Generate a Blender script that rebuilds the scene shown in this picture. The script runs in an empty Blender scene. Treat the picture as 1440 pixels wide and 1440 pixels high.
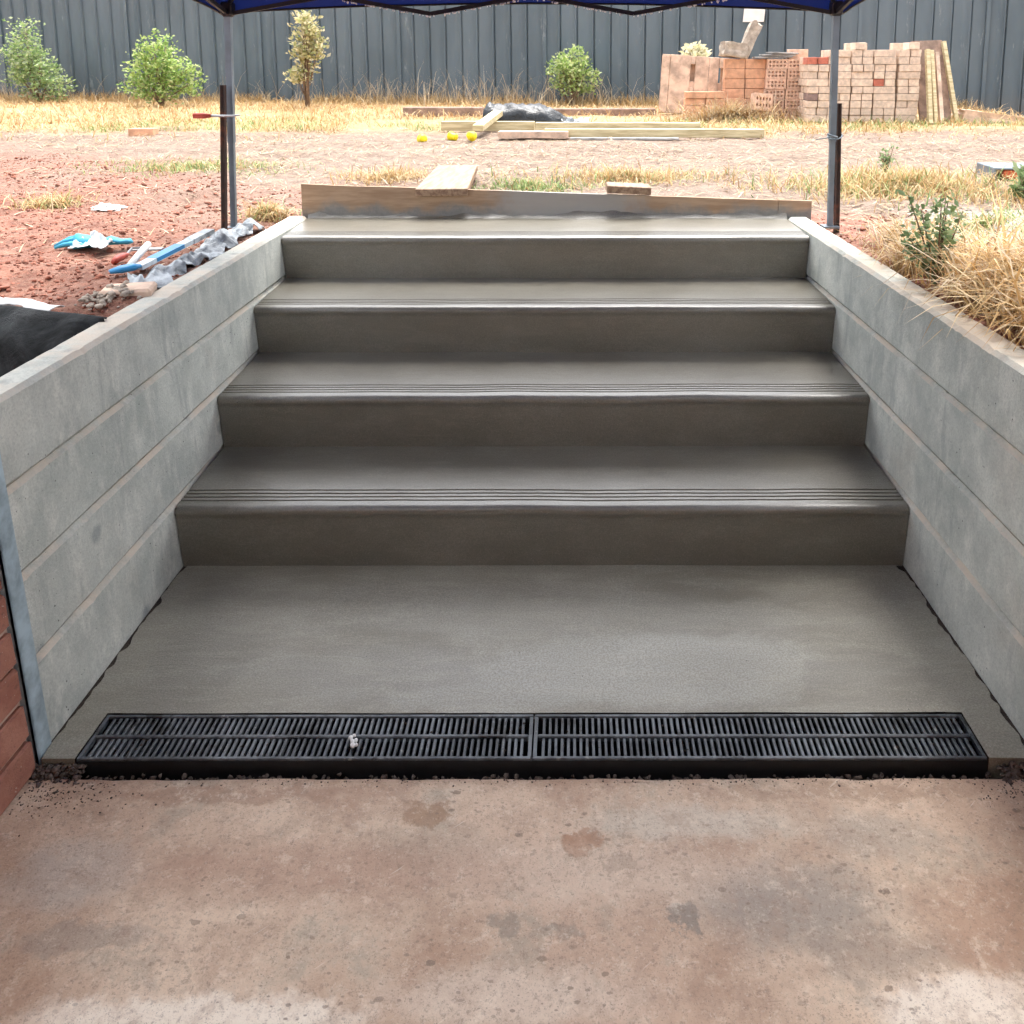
import bpy, bmesh, math, random
import numpy as np
from mathutils import Vector, Matrix, noise
random.seed(7)
rng = np.random.default_rng(11)
R = math.radians
scene = bpy.context.scene
col = scene.collection

# ------------------------------------------------------------------ camera, sky, sun, exposure
H = 1.5026
cam = bpy.data.cameras.new("camera")
cam.sensor_width = 36.0
cam.lens = 30.0
cam.shift_x = -0.0594
cam.shift_y = -0.3097
cam.clip_start = 0.02
cam.clip_end = 500
camo = bpy.data.objects.new("camera", cam)
camo.location = (0, 0, H)
camo.rotation_euler = (math.pi / 2 - 0.1506, 0.0012, 0)
col.objects.link(camo)
scene.camera = camo

SUN_EL, SUN_AZ = R(71), R(12)          # azimuth: direction TOWARDS the sun, clockwise from +Y
world = bpy.data.worlds.new("World")
scene.world = world
world.use_nodes = True
wn = world.node_tree
sky = wn.nodes.new("ShaderNodeTexSky")
sky.sky_type = 'NISHITA'
sky.sun_disc = False
sky.sun_elevation = SUN_EL
sky.sun_rotation = SUN_AZ
sky.air_density = 1.0
sky.dust_density = 4.0
sky.ozone_density = 0.6
bg = wn.nodes["Background"]
bg.inputs[1].default_value = 0.15
hs_ = wn.nodes.new("ShaderNodeHueSaturation")          # thin cloud: the sky loses most of its blue
hs_.inputs["Saturation"].default_value = .2
wn.links.new(sky.outputs[0], hs_.inputs["Color"])
wn.links.new(hs_.outputs[0], bg.inputs[0])

sun = bpy.data.lights.new("sun", 'SUN')
sun.energy = 1.0
sun.angle = R(40)
sun.color = (1.0, 0.95, 0.88)
suno = bpy.data.objects.new("sun", sun)
sd = Vector((math.sin(SUN_AZ) * math.cos(SUN_EL), math.cos(SUN_AZ) * math.cos(SUN_EL), math.sin(SUN_EL)))
suno.rotation_euler = sd.to_track_quat('Z', 'Y').to_euler()
col.objects.link(suno)

vs = scene.view_settings
vs.view_transform = 'Standard'
vs.look = 'None'
vs.exposure = 2.05
vs.gamma = 1.0
vs.use_curve_mapping = False
scene.render.engine = 'CYCLES'
scene.cycles.use_denoising = True
scene.cycles.max_bounces = 5
scene.cycles.diffuse_bounces = 3
scene.cycles.glossy_bounces = 3
scene.cycles.transmission_bounces = 3
scene.cycles.use_adaptive_sampling = True
scene.cycles.adaptive_threshold = .03
scene.cycles.adaptive_min_samples = 12

# ------------------------------------------------------------------ materials
class NT:
    def __init__(s, m):
        s.t = m.node_tree; s.n = s.t.nodes; s.l = s.t.links
        s.b = s.n["Principled BSDF"]
        g = s.n.new("ShaderNodeNewGeometry"); s.pos = g.outputs["Position"]
        oi = s.n.new("ShaderNodeObjectInfo"); s.rand = oi.outputs["Random"]
        tc = s.n.new("ShaderNodeTexCoord"); s.obj = tc.outputs["Object"]
    def set(s, sock, v):
        if isinstance(v, bpy.types.NodeSocket): s.l.new(v, sock)
        elif isinstance(v, (tuple, list)) and len(v) == 3 and sock.type == 'RGBA': sock.default_value = (*v, 1)
        else: sock.default_value = v
    def noise(s, scale, detail=4, rough=.55, vec=None, stretch=None, dist=0.0):
        n = s.n.new("ShaderNodeTexNoise"); n.inputs["Scale"].default_value = scale
        n.inputs["Detail"].default_value = detail; n.inputs["Roughness"].default_value = rough
        n.inputs["Distortion"].default_value = dist
        v = vec or s.pos
        if stretch:
            mp = s.n.new("ShaderNodeMapping"); mp.inputs["Scale"].default_value = stretch
            s.l.new(v, mp.inputs["Vector"]); v = mp.outputs[0]
        s.l.new(v, n.inputs["Vector"]); return n.outputs["Fac"]
    def voro(s, scale, feature='F1', vec=None, out="Distance", rnd=1.0):
        n = s.n.new("ShaderNodeTexVoronoi"); n.feature = feature; n.inputs["Scale"].default_value = scale
        n.inputs["Randomness"].default_value = rnd
        s.l.new(vec or s.pos, n.inputs["Vector"]); return n.outputs[out]
    def ramp(s, v, a, b, lo=0.0, hi=1.0):
        n = s.n.new("ShaderNodeMapRange"); n.interpolation_type = 'SMOOTHSTEP'
        for i, x in enumerate((v, a, b, lo, hi)): s.set(n.inputs[i], x)
        return n.outputs[0]
    def math(s, op, a, b=0.0, c=0.0):
        n = s.n.new("ShaderNodeMath"); n.operation = op
        s.set(n.inputs[0], a); s.set(n.inputs[1], b); s.set(n.inputs[2], c); return n.outputs[0]
    def mix(s, f, a, b, blend='MIX'):
        n = s.n.new("ShaderNodeMix"); n.data_type = 'RGBA'; n.blend_type = blend
        s.set(n.inputs[0], f); s.set(n.inputs[6], a); s.set(n.inputs[7], b); return n.outputs[2]
    def xyz(s, v=None):
        n = s.n.new("ShaderNodeSeparateXYZ"); s.l.new(v or s.pos, n.inputs[0]); return n.outputs
    def bump(s, h, strength=.3, dist=.01, prev=None):
        n = s.n.new("ShaderNodeBump"); n.inputs["Strength"].default_value = strength
        n.inputs["Distance"].default_value = dist; s.l.new(h, n.inputs["Height"])
        if prev: s.l.new(prev, n.inputs["Normal"])
        s.l.new(n.outputs[0], s.b.inputs["Normal"]); return n.outputs[0]
    def base(s, c): s.set(s.b.inputs["Base Color"], c)
    def rough(s, c): s.set(s.b.inputs["Roughness"], c)

M = {}
def mat(name, c=(.5, .5, .5), rough=.7, metal=0.0, var=.25, vscale=8.0, bump=.15, bscale=60.0, vec='pos', rndvar=0.0, bdist=.004, spec=.5):
    m = bpy.data.materials.new(name); m.use_nodes = True
    t = NT(m)
    v = t.obj if vec == 'obj' else t.pos
    f = t.ramp(t.noise(vscale, 5, .6, v), .3, .7)
    dark = tuple(x * (1 - var) for x in c); lite = tuple(min(1, x * (1 + var)) for x in c)
    k = t.mix(f, dark, lite)
    if rndvar:
        k = t.mix(t.math('MULTIPLY', t.rand, rndvar), k, tuple(x * .45 for x in c))
    t.base(k); t.rough(rough); t.b.inputs["Metallic"].default_value = metal
    t.b.inputs["Specular IOR Level"].default_value = spec
    if bump: t.bump(t.noise(bscale, 4, .6, v), bump, bdist)
    M[name] = m
    return m, t

def ell(t, cx, cy, rx, ry, soft=.5, warp=.1, sc=5.0):
    """0..1 blotch at a place on the ground, outline broken by a warped position (one warp per material)"""
    if not hasattr(t, "wx"):
        x, y, _ = t.xyz()
        def wob(scale, off):
            n = t.n.new("ShaderNodeTexNoise"); n.inputs["Scale"].default_value = scale; n.inputs["Detail"].default_value = 6; n.inputs["Roughness"].default_value = .68
            t.l.new(t.pos, n.inputs["Vector"]); sp = t.n.new("ShaderNodeSeparateColor"); t.l.new(n.outputs["Color"], sp.inputs[0]); return sp.outputs
        c = wob(sc, 0)
        t.wx = t.math('ADD', x, t.math('MULTIPLY', t.math('SUBTRACT', c[0], .5), warp * 4))
        t.wy = t.math('ADD', y, t.math('MULTIPLY', t.math('SUBTRACT', c[1], .5), warp * 2.4))
        t.wn = c[2]
    dx = t.math('DIVIDE', t.math('SUBTRACT', t.wx, cx), rx)
    dy = t.math('DIVIDE', t.math('SUBTRACT', t.wy, cy), ry)
    d = t.math('SQRT', t.math('ADD', t.math('MULTIPLY', dx, dx), t.math('MULTIPLY', dy, dy)))
    d = t.math('ADD', d, t.math('MULTIPLY', t.math('SUBTRACT', t.wn, .5), .9))
    return t.ramp(d, 1.0 + soft, 1.0 - soft)

# fresh concrete of the stairs: sandy grain, trowel drag along the step, pinholes
def cement(name, lo, hi, pale, r0, r1, blot=()):
    m, t = mat(name, hi, .5)
    f1 = t.ramp(t.noise(1.7, 4, .55), .3, .7)
    k = t.mix(f1, lo, hi)
    f2 = t.ramp(t.noise(6, 7, .72, stretch=(.8, 1.5, 1)), .42, .72)
    k = t.mix(t.math('MULTIPLY', f2, .45), k, pale)
    for (cx, cy, rx, ry, sf, am, c) in blot:
        k = t.mix(t.math('MULTIPLY', ell(t, cx, cy, rx, ry, sf, .05, 6), am), k, c)
    tr = t.noise(20, 5, .65, stretch=(.3, 1.7, 1.3), dist=.8)
    k = t.mix(t.math('MULTIPLY', t.ramp(tr, .45, .7), .28), k, tuple(x * 1.5 for x in hi))
    gr = t.noise(210, 3, .75)
    k = t.mix(t.math('MULTIPLY', t.ramp(gr, .38, .62), .5), k, tuple(x * .6 for x in lo))
    k = t.mix(t.math('MULTIPLY', t.ramp(t.noise(300, 2, .7), .58, .68), .35), k, tuple(min(1, x * 1.5) for x in pale))
    ph = t.ramp(t.voro(38), .035, .075)
    on = t.ramp(t.noise(9, 2, .5), .55, .6)
    k = t.mix(t.math('MULTIPLY', t.math('SUBTRACT', 1.0, ph), on), k, (.04, .036, .03))
    t.base(k)
    t.rough(t.ramp(t.noise(5, 5, .65, stretch=(.5, 1.2, 1)), .3, .7, r0, r1))
    t.b.inputs["Specular IOR Level"].default_value = .95
    b1 = t.bump(gr, .3, .003)
    t.bump(tr, .18, .006, b1)
    return t
tc_ = cement("fresh_concrete", (.152, .136, .101), (.197, .180, .14), (.265, .25, .205), .30, .40)
tc_.b.inputs["Coat Weight"].default_value = .7          # still damp
tc_.b.inputs["Coat Roughness"].default_value = .29
cement("landing_concrete", (.225, .203, .150), (.33, .306, .238), (.43, .412, .338), .42, .62,
       [(.22, 1.95, .46, .13, .2, .65, (.47, .46, .395)), (.0, 2.15, .6, .1, .5, .35, (.4, .385, .32)), (-.2, 1.85, .25, .05, .2, .5, (.44, .43, .37)), (-.45, 1.93, .33, .1, .5, .4, (.38, .37, .33)), (.72, 1.9, .16, .12, .15, .55, (.22, .2, .162)), (-.95, 1.95, .12, .2, .3, .5, (.23, .215, .175))])

# precast sleepers
m, t = mat("sleeper_concrete", (.4, .41, .4), .8)
f1 = t.ramp(t.noise(3.2, 7, .7), .36, .64)
k = t.mix(f1, (.40, .43, .385), (.63, .65, .575))
k = t.mix(t.math('MULTIPLY', t.rand, .3), k, (.46, .465, .43))
f2 = t.ramp(t.noise(11, 7, .72, stretch=(1, 1, .45)), .46, .7)
k = t.mix(t.math('MULTIPLY', f2, .7), k, (.75, .745, .66))
f4 = t.ramp(t.noise(15, 6, .72, stretch=(1, 1, .2)), .54, .68)
k = t.mix(t.math('MULTIPLY', f4, .5), k, (.28, .305, .285))
f3 = t.ramp(t.noise(1.9, 5, .6), .5, .7)
k = t.mix(t.math('MULTIPLY', f3, .45), k, (.44, .395, .325))
# handling scuffs: a few dark smears
sc_ = t.voro(3.6); k = t.mix(t.math('MULTIPLY', t.ramp(t.math('ADD', sc_, t.math('MULTIPLY', t.math('SUBTRACT', t.noise(25, 4, .7), .5), .12)), .11, .04), .6), k, (.17, .19, .195))
g2 = t.noise(150, 4, .75)
k = t.mix(t.math('MULTIPLY', t.ramp(g2, .42, .66), .38), k, (.28, .295, .27))
k = t.mix(t.math('MULTIPLY', t.ramp(t.noise(260, 2, .7), .56, .68), .3), k, (.7, .7, .66))
pit = t.ramp(t.voro(42), .05, .12, 0, 1)
sel = t.ramp(t.noise(8, 3, .6), .55, .62)
k = t.mix(t.math('MULTIPLY', t.math('SUBTRACT', 1.0, pit), sel), k, (.07, .07, .07))
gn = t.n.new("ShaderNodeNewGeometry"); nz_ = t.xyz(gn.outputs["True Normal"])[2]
lit_dust = t.math('MULTIPLY', t.ramp(nz_, .3, .6), t.ramp(t.noise(5, 6, .7), .38, .62, .1, .9))
k = t.mix(lit_dust, k, (.68, .58, .46))  # tan dust on upward faces; its paleness also paints light caught by chamfers
t.base(k); t.rough(.78)
b1 = t.bump(g2, .4, .004)
t.bump(t.math('MULTIPLY', pit, 1.0), .5, .005, b1)

# stained floor slab
m, t = mat("stained_slab", (.4, .3, .23), .7)
f1 = t.ramp(t.noise(2.6, 7, .66), .34, .66)
k = t.mix(f1, (.46, .30, .2), (.82, .655, .49))
k = t.mix(t.math('MULTIPLY', t.ramp(t.noise(1.3, 5, .6), .45, .66), .6), k, (.5, .30, .21))
f2 = t.ramp(t.noise(5.2, 8, .72), .5, .66)
k = t.mix(t.math('MULTIPLY', f2, .75), k, (.40, .335, .255))
for (cx, cy, rx, ry, sf, c, am) in [(-.31, 1.555, .06, .035, .18, (.34, .2, .11), .75), (.01, 1.49, .05, .026, .15, (.38, .19, .1), .8),
                               (.09, 1.44, .034, .018, .12, (.24, .15, .095), .8), (.40, 1.36, .17, .07, .5, (.33, .29, .245), .75), (.6, 1.5, .12, .05, .5, (.42, .36, .29), .6), (-.28, 1.47, .13, .05, .5, (.46, .38, .29), .5),
                               (.52, 1.27, .13, .04, .6, (.29, .24, .195), .6), (-.02, 1.31, .045, .014, .3, (.26, .225, .18), .55),
                               (-.13, 1.32, .025, .012, .3, (.26, .225, .18), .55), (.2, 1.33, .02, .03, .2, (.22, .2, .17), .7),
                               (-.62, 1.165, .26, .04, .3, (.92, .82, .68), .95), (.70, 1.175, .2, .06, .22, (.9, .8, .67), .97), (.86, 1.2, .12, .05, .3, (.9, .8, .67), .9), (-.1, 1.2, .2, .05, .5, (.78, .66, .53), .6), (.05, 1.42, .3, .06, .6, (.74, .6, .47), .5),  # pools of light at the near corners painted in as pale colour
                               (.25, 1.53, .2, .035, .5, (.64, .56, .45), .75), (-.95, 1.42, .12, .07, .4, (.55, .49, .41), .7),
                               (.74, 1.32, .10, .09, .5, (.42, .25, .16), .6), (-.5, 1.43, .35, .06, .6, (.45, .275, .19), .65), (-.75, 1.60, .3, .02, .4, (.36, .215, .14), .6),
                               (-.85, 1.30, .12, .03, .25, (.36, .3, .24), .6), (.55, 1.60, .3, .02, .4, (.4, .26, .17), .6)]:
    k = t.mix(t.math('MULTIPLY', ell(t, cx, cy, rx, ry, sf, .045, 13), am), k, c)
# ingrained mottling
k = t.mix(t.math('MULTIPLY', t.ramp(t.noise(17, 9, .78), .47, .64), .5), k, (.42, .29, .205))
k = t.mix(t.math('MULTIPLY', t.ramp(t.noise(29, 9, .78), .52, .66), .45), k, (.86, .73, .58))
# drips and splashes
mp = t.n.new("ShaderNodeMapping"); mp.inputs["Rotation"].default_value = (0, 0, R(35)); mp.inputs["Scale"].default_value = (1, 1.7, 1)
t.l.new(t.pos, mp.inputs[0])
edge_n = t.math('SUBTRACT', t.noise(75, 5, .75), .5)
clus = t.ramp(t.noise(3.1, 3, .6), .42, .62, .25, 1.0)
for sc, th, lim, amt, cc in ((15, .2, .7, .85, (.19, .125, .085)), (33, .3, .55, .75, (.24, .17, .12)), (70, .34, .5, .65, (.22, .165, .125))):
    d = t.math('ADD', t.voro(sc, vec=mp.outputs[0]), t.math('MULTIPLY', edge_n, .45))
    sep = t.n.new("ShaderNodeSeparateColor"); t.l.new(t.voro(sc, vec=mp.outputs[0], out="Color"), sep.inputs[0])
    on = t.math('MULTIPLY', t.math('GREATER_THAN', sep.outputs[0], lim), clus)
    size = t.math('MULTIPLY', t.math('POWER', sep.outputs[1], 1.6), th)
    msk = t.ramp(t.math('SUBTRACT', d, size), .02, -.03)
    k = t.mix(t.math('MULTIPLY', t.math('MULTIPLY', msk, on), amt), k, cc)
# grit, worn aggregate and fine scratches
k = t.mix(t.math('MULTIPLY', t.ramp(t.noise(85, 6, .8), .53, .64), .5), k, (.26, .18, .13))
k = t.mix(t.math('MULTIPLY', t.ramp(t.noise(120, 4, .75), .56, .68), .28), k, (.86, .75, .62))
k = t.mix(t.math('MULTIPLY', t.ramp(t.noise(330, 2, .7), .60, .68), .5), k, (.15, .105, .08))
sv = t.noise(7, 3, .6, vec=mp.outputs[0], stretch=(14, .7, 1)); sv2 = t.noise(5, 3, .6, stretch=(1, 16, 1))
k = t.mix(t.math('MULTIPLY', t.ramp(sv, .70, .76), .5), k, (.85, .75, .62)); k = t.mix(t.math('MULTIPLY', t.ramp(sv2, .70, .76), .4), k, (.2, .14, .1))
t.base(k); t.rough(t.ramp(f1, 0, 1, .5, .75))
b1 = t.bump(t.noise(190, 4, .7), .3, .003)
t.bump(edge_n, .2, .005, b1)

# soil of the yard
m, t = mat("yard_soil", (.35, .2, .14), .95)
x, y, z = t.xyz()
n1 = t.noise(.9, 5, .6)
red = t.mix(t.ramp(t.noise(9, 6, .65), .3, .7), (.15, .05, .03), (.285, .118, .076))
tan = t.mix(t.ramp(t.noise(11, 6, .7), .3, .7), (.145, .104, .078), (.26, .195, .152))
edge = t.math('ADD', t.math('ADD', y, t.math('MULTIPLY', x, .75)), t.math('MULTIPLY', t.math('SUBTRACT', n1, .5), 5.0))
k = t.mix(t.ramp(edge, 1.8, 4.6), red, tan)
# red rim beside the right-hand wall
rr = t.math('ADD', t.math('ADD', x, t.math('MULTIPLY', t.math('SUBTRACT', t.noise(3, 4), .5), .8)), 0.0)
msk = t.math('MULTIPLY', t.ramp(rr, 1.65, 1.35), t.ramp(y, 4.3, 4.0))
msk = t.math('MULTIPLY', msk, t.ramp(x, .8, 1.0))
k = t.mix(msk, k, t.mix(t.ramp(t.noise(14, 5, .6), .3, .7), (.25, .09, .06), (.42, .2, .145)))
# straw-littered band near the fence
sb = t.ramp(t.math('ADD', y, t.math('MULTIPLY', t.math('SUBTRACT', n1, .5), 2.4)), 7.9, 8.7)
k = t.mix(sb, k, t.mix(t.ramp(t.noise(16, 5, .7), .3, .7), (.34, .2, .09), (.5, .34, .17)))
# grey gravel patch on the right
k = t.mix(t.math('MULTIPLY', ell(t, 1.95, 3.5, .42, .5, .5, .2, 4), .9), k, (.40, .42, .43))
fine = t.ramp(t.noise(45, 5, .75), .35, .7)
k = t.mix(t.math('MULTIPLY', fine, .35), k, (.36, .265, .2))
k = t.mix(t.math('MULTIPLY', t.ramp(t.noise(33, 4, .7), .52, .68), .55), k, (.11, .05, .036))
t.base(k); t.rough(.95)
b1 = t.bump(t.noise(60, 5, .7), .7, .012)
t.bump(t.noise(17, 5, .65), .8, .03, b1)

mat("clod", (.27, .105, .068), .95, var=.5, vscale=14, bump=.5, bscale=80)
mat("galvanised", (.36, .45, .49), .5, metal=.25, var=.3, vscale=18, bump=.1)
mat("steel_grey", (.16, .2, .235), .45, metal=.3, var=.15, bump=.05)
mat("steel_black", (.02, .02, .024), .5, metal=.2, var=.2, bump=.05)
m, t = mat("picket_rust", (.06, .035, .026), .75, var=.4, vscale=20, bump=.3)
k = t.mix(t.ramp(t.noise(14, 5, .6), .5, .7), (.055, .035, .028), (.17, .06, .035)); t.base(k)
mat("mortar", (.5, .36, .28), .95, var=.2, bump=.4, bscale=150)
m, t = mat("red_brick", (.36, .15, .095), .9)
k = t.mix(t.ramp(t.noise(12, 5, .65), .3, .7), (.30, .115, .075), (.43, .2, .135))
k = t.mix(t.math('MULTIPLY', t.rand, .35), k, (.24, .1, .07))
k = t.mix(t.math('MULTIPLY', t.ramp(t.noise(70, 4, .7), .55, .68), .5), k, (.15, .07, .05))
k = t.mix(t.math('MULTIPLY', t.ramp(t.noise(55, 3, .7), .66, .72), .7), k, (.6, .5, .42))
t.base(k); t.bump(t.noise(110, 4, .7), .5, .004)
mat("paver_brick", (.72, .56, .44), .9, var=.2, vscale=25, bump=.4, bscale=90, rndvar=.35)
mat("paver_red", (.48, .15, .1), .9, var=.2, vscale=25, bump=.3)
mat("paver_dark", (.25, .17, .15), .9, var=.2, vscale=25, bump=.3)
mat("orange_brick", (.66, .36, .22), .9, var=.22, vscale=12, bump=.3, rndvar=.2)
mat("holed_brick", (.68, .44, .32), .9, var=.2, vscale=20, bump=.3, rndvar=.2)
m, t = mat("pale_timber", (.56, .45, .26), .75, rndvar=.25)
k = t.mix(t.ramp(t.noise(6, 5, .6, stretch=(.6, 8, 8)), .35, .65), (.42, .34, .19), (.64, .55, .34)); t.base(k)
m, t = mat("form_ply", (.35, .22, .13), .7)
k = t.mix(t.ramp(t.noise(5, 5, .6, stretch=(1, 4, 9)), .35, .65), (.33, .21, .125), (.45, .31, .2))
zz = t.xyz()[2]
dirty = t.ramp(t.math('ADD', zz, t.math('MULTIPLY', t.math('SUBTRACT', t.noise(5, 6, .65), .5), .22)), .86, .80)
k = t.mix(dirty, k, t.mix(t.noise(40, 4, .7), (.16, .15, .135), (.33, .32, .3)))
k = t.mix(t.math('MULTIPLY', ell(t, -.02, 4.0, .32, .3, .35, .08, 6), .85), k, (.36, .35, .33)); t.base(k)
m, t = mat("brown_plank", (.2, .12, .075), .65)
k = t.mix(t.ramp(t.noise(7, 5, .6, stretch=(7, .5, 7)), .35, .65), (.22, .13, .08), (.4, .27, .17)); t.base(k)
mat("weathered_timber", (.58, .42, .32), .9, var=.35, vscale=7, bump=.5, bscale=50)
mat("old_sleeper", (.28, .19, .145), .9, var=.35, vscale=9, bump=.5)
mat("grey_timber", (.3, .29, .28), .9, var=.3, vscale=9, bump=.4)
m, t = mat("fence_sheet", (.085, .12, .145), .5)
k = t.mix(t.ramp(t.noise(1.3, 4, .6, stretch=(1, 1, .4)), .3, .7), (.085, .118, .143), (.12, .158, .187))
k = t.mix(t.math('MULTIPLY', t.ramp(t.noise(5, 6, .75, stretch=(1.5, 1.5, .35)), .6, .72), .5), k, (.36, .39, .4))
x, y, z = t.xyz()
k = t.mix(t.math('MULTIPLY', t.ramp(t.math('ADD', z, t.math('MULTIPLY', t.noise(6, 4), .3)), 1.35, 1.05), .35), k, (.17, .16, .145))
t.base(k); t.rough(.55)
m, t = mat("canopy_fabric", (.02, .045, .27), .7, var=.1, bump=.1)
tr_ = t.n.new("ShaderNodeBsdfTranslucent"); tr_.inputs[0].default_value = (.03, .08, .42, 1)
mx_ = t.n.new("ShaderNodeMixShader"); mx_.inputs[0].default_value = .05
t.l.new(t.b.outputs[0], mx_.inputs[1]); t.l.new(tr_.outputs[0], mx_.inputs[2]); t.l.new(mx_.outputs[0], t.n["Material Output"].inputs[0])
mat("drain_plastic", (.008, .009, .011), .5, var=.3, vscale=30, bump=.15, bscale=200)
m, t = mat("grate_plastic", (.075, .085, .10), .32)
k = t.mix(t.ramp(t.noise(11, 5, .7), .4, .65), (.05, .058, .066), (.15, .168, .182))
k = t.mix(t.math('MULTIPLY', t.ramp(t.noise(34, 5, .75), .58, .68), .7), k, (.3, .3, .28)); k = t.mix(t.math('MULTIPLY', t.ramp(t.noise(7, 6, .75), .54, .62), .9), k, (.012, .012, .013)); t.base(k)
mat("pebble", (.11, .085, .07), .9, var=.5, vscale=60, bump=.4)
mat("dark_dirt", (.045, .03, .022), .95, var=.4, vscale=60, bump=.6, bscale=150)
mat("white_paper", (.82, .82, .8), .8, var=.06, bump=.05)
m, t = mat("black_film", (.014, .017, .021), .3, var=.25, bump=0)
t.bump(t.noise(16, 5, .6, dist=1.5), .6, .02)
m, t = mat("liner_film", (.03, .034, .036), .75, var=.3, bump=0, spec=.2)
k = t.mix(t.ramp(t.noise(7, 6, .7, dist=.8), .4, .7), (.006, .007, .008), (.03, .034, .036)); t.base(k)
t.bump(t.noise(12, 5, .6, dist=1.5), .5, .015)
m, t = mat("grey_film", (.3, .34, .37), .3, var=.3, bump=0)
k = t.mix(t.ramp(t.noise(9, 5, .6, dist=1), .4, .62), (.14, .16, .18), (.5, .55, .58)); t.base(k)
t.bump(t.noise(20, 5, .6, dist=1.2), .6, .015)
mat("yellow_cap", (.85, .68, .01), .4, var=.05, bump=0)
mat("blue_glove", (.03, .3, .46), .55, var=.2, vscale=20, bump=.15)
mat("blue_plastic", (.03, .25, .52), .4, var=.1, bump=0)
mat("red_plastic", (.48, .07, .045), .45, var=.1, bump=0)
mat("orange_plastic", (.6, .13, .05), .5, var=.15, bump=0)
mat("white_cloth", (.68, .74, .76), .9, var=.15, vscale=30, bump=.4)
mat("tool_steel", (.4, .41, .42), .4, metal=.6, var=.2, bump=.1)
mat("bark", (.22, .15, .1), .95, var=.3, vscale=20, bump=.5)
mat("rubble", (.4, .34, .28), .95, var=.3, vscale=14, bump=.6, bscale=60)
m, t = mat("water_bead", (.9, .92, .95), .05, var=0, bump=0)

def blade_mat(name, trans=.25, rough=.6):
    m = bpy.data.materials.new(name); m.use_nodes = True
    t = NT(m)
    a = t.n.new("ShaderNodeAttribute"); a.attribute_name = "tint"
    t.base(a.outputs["Color"]); t.rough(rough)
    t.b.inputs["Specular IOR Level"].default_value = .25
    tr = t.n.new("ShaderNodeBsdfTranslucent"); t.l.new(a.outputs["Color"], tr.inputs[0])
    mx = t.n.new("ShaderNodeMixShader"); mx.inputs[0].default_value = trans
    t.l.new(t.b.outputs[0], mx.inputs[1]); t.l.new(tr.outputs[0], mx.inputs[2])
    t.l.new(mx.outputs[0], t.n["Material Output"].inputs[0])
    M[name] = m
blade_mat("blades"); blade_mat("leaves", .35, .5)

# ------------------------------------------------------------------ helpers
def link(name, me, material=None, parent=None, smooth=False):
    o = bpy.data.objects.new(name, me)
    if material is not None and not me.materials: me.materials.append(M[material])
    if smooth: me.polygons.foreach_set("use_smooth", [True] * len(me.polygons))
    if parent is not None: o.parent = parent
    col.objects.link(o)
    return o
def from_bm(name, bm, material, parent=None, smooth=False):
    me = bpy.data.meshes.new(name)
    bmesh.ops.recalc_face_normals(bm, faces=bm.faces[:])
    bm.to_mesh(me); bm.free()
    return link(name, me, material, parent, smooth)
def tag(o, label=None, cat=None, group=None, kind=None):
    if label: o["label"] = label
    if cat: o["category"] = cat
    if group: o["group"] = group
    if kind: o["kind"] = kind
    return o
def thing(name, label, cat, loc=(0, 0, 0), rz=0.0, group=None):
    o = bpy.data.objects.new(name, None); o.empty_display_size = .1
    o.location = loc; o.rotation_euler = (0, 0, rz)
    col.objects.link(o)
    return tag(o, label, cat, group)
def box(bm, c, s, mtx=None, bevel=0.0):
    """box with centre c and full size s, optional matrix"""
    r = bmesh.ops.create_cube(bm, size=1.0)
    vs_ = r["verts"]
    for v in vs_:
        v.co = Vector((v.co.x * s[0] + c[0], v.co.y * s[1] + c[1], v.co.z * s[2] + c[2]))
    if bevel:
        es = list({e for v in vs_ for e in v.link_edges})
        g = bmesh.ops.bevel(bm, geom=es, offset=bevel, segments=1, affect='EDGES')
        vs_ = list({v for f in g["faces"] for v in f.verts} | {v for v in vs_ if v.is_valid})
    if mtx is not None:
        for v in vs_: v.co = mtx @ v.co
    return vs_
def bar(bm, a, b, w, h=None, up=(0, 0, 1)):
    """rectangular bar from a to b"""
    a, b = Vector(a), Vector(b); h = h or w
    d = (b - a).normalized(); u = Vector(up)
    if abs(d.dot(u)) > .98: u = Vector((0, 1, 0))
    sx = d.cross(u).normalized(); sz = sx.cross(d).normalized()
    vv = []
    for p in (a, b):
        for i, j in ((-1, -1), (1, -1), (1, 1), (-1, 1)):
            vv.append(bm.verts.new(p + sx * (i * w / 2) + sz * (j * h / 2)))
    for f in ((0, 1, 2, 3), (7, 6, 5, 4), (0, 4, 5, 1), (1, 5, 6, 2), (2, 6, 7, 3), (3, 7, 4, 0)):
        bm.faces.new([vv[i] for i in f])
def tube(bm, pts, rad, seg=8, caps=True):
    """tube through pts, rad a number or list"""
    pts = [Vector(p) for p in pts]
    rad = rad if isinstance(rad, (list, tuple)) else [rad] * len(pts)
    rings = []
    for i, p in enumerate(pts):
        d = (pts[min(i + 1, len(pts) - 1)] - pts[max(i - 1, 0)]).normalized()
        u = Vector((0, 0, 1)) if abs(d.z) < .9 else Vector((0, 1, 0))
        sx = d.cross(u).normalized(); sy = sx.cross(d)
        rings.append([bm.verts.new(p + (sx * math.cos(2 * math.pi * k / seg) + sy * math.sin(2 * math.pi * k / seg)) * rad[i]) for k in range(seg)])
    for a, b in zip(rings, rings[1:]):
        for k in range(seg): bm.faces.new((a[k], a[(k + 1) % seg], b[(k + 1) % seg], b[k]))
    if caps: bm.faces.new(rings[0][::-1]); bm.faces.new(rings[-1])
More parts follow.
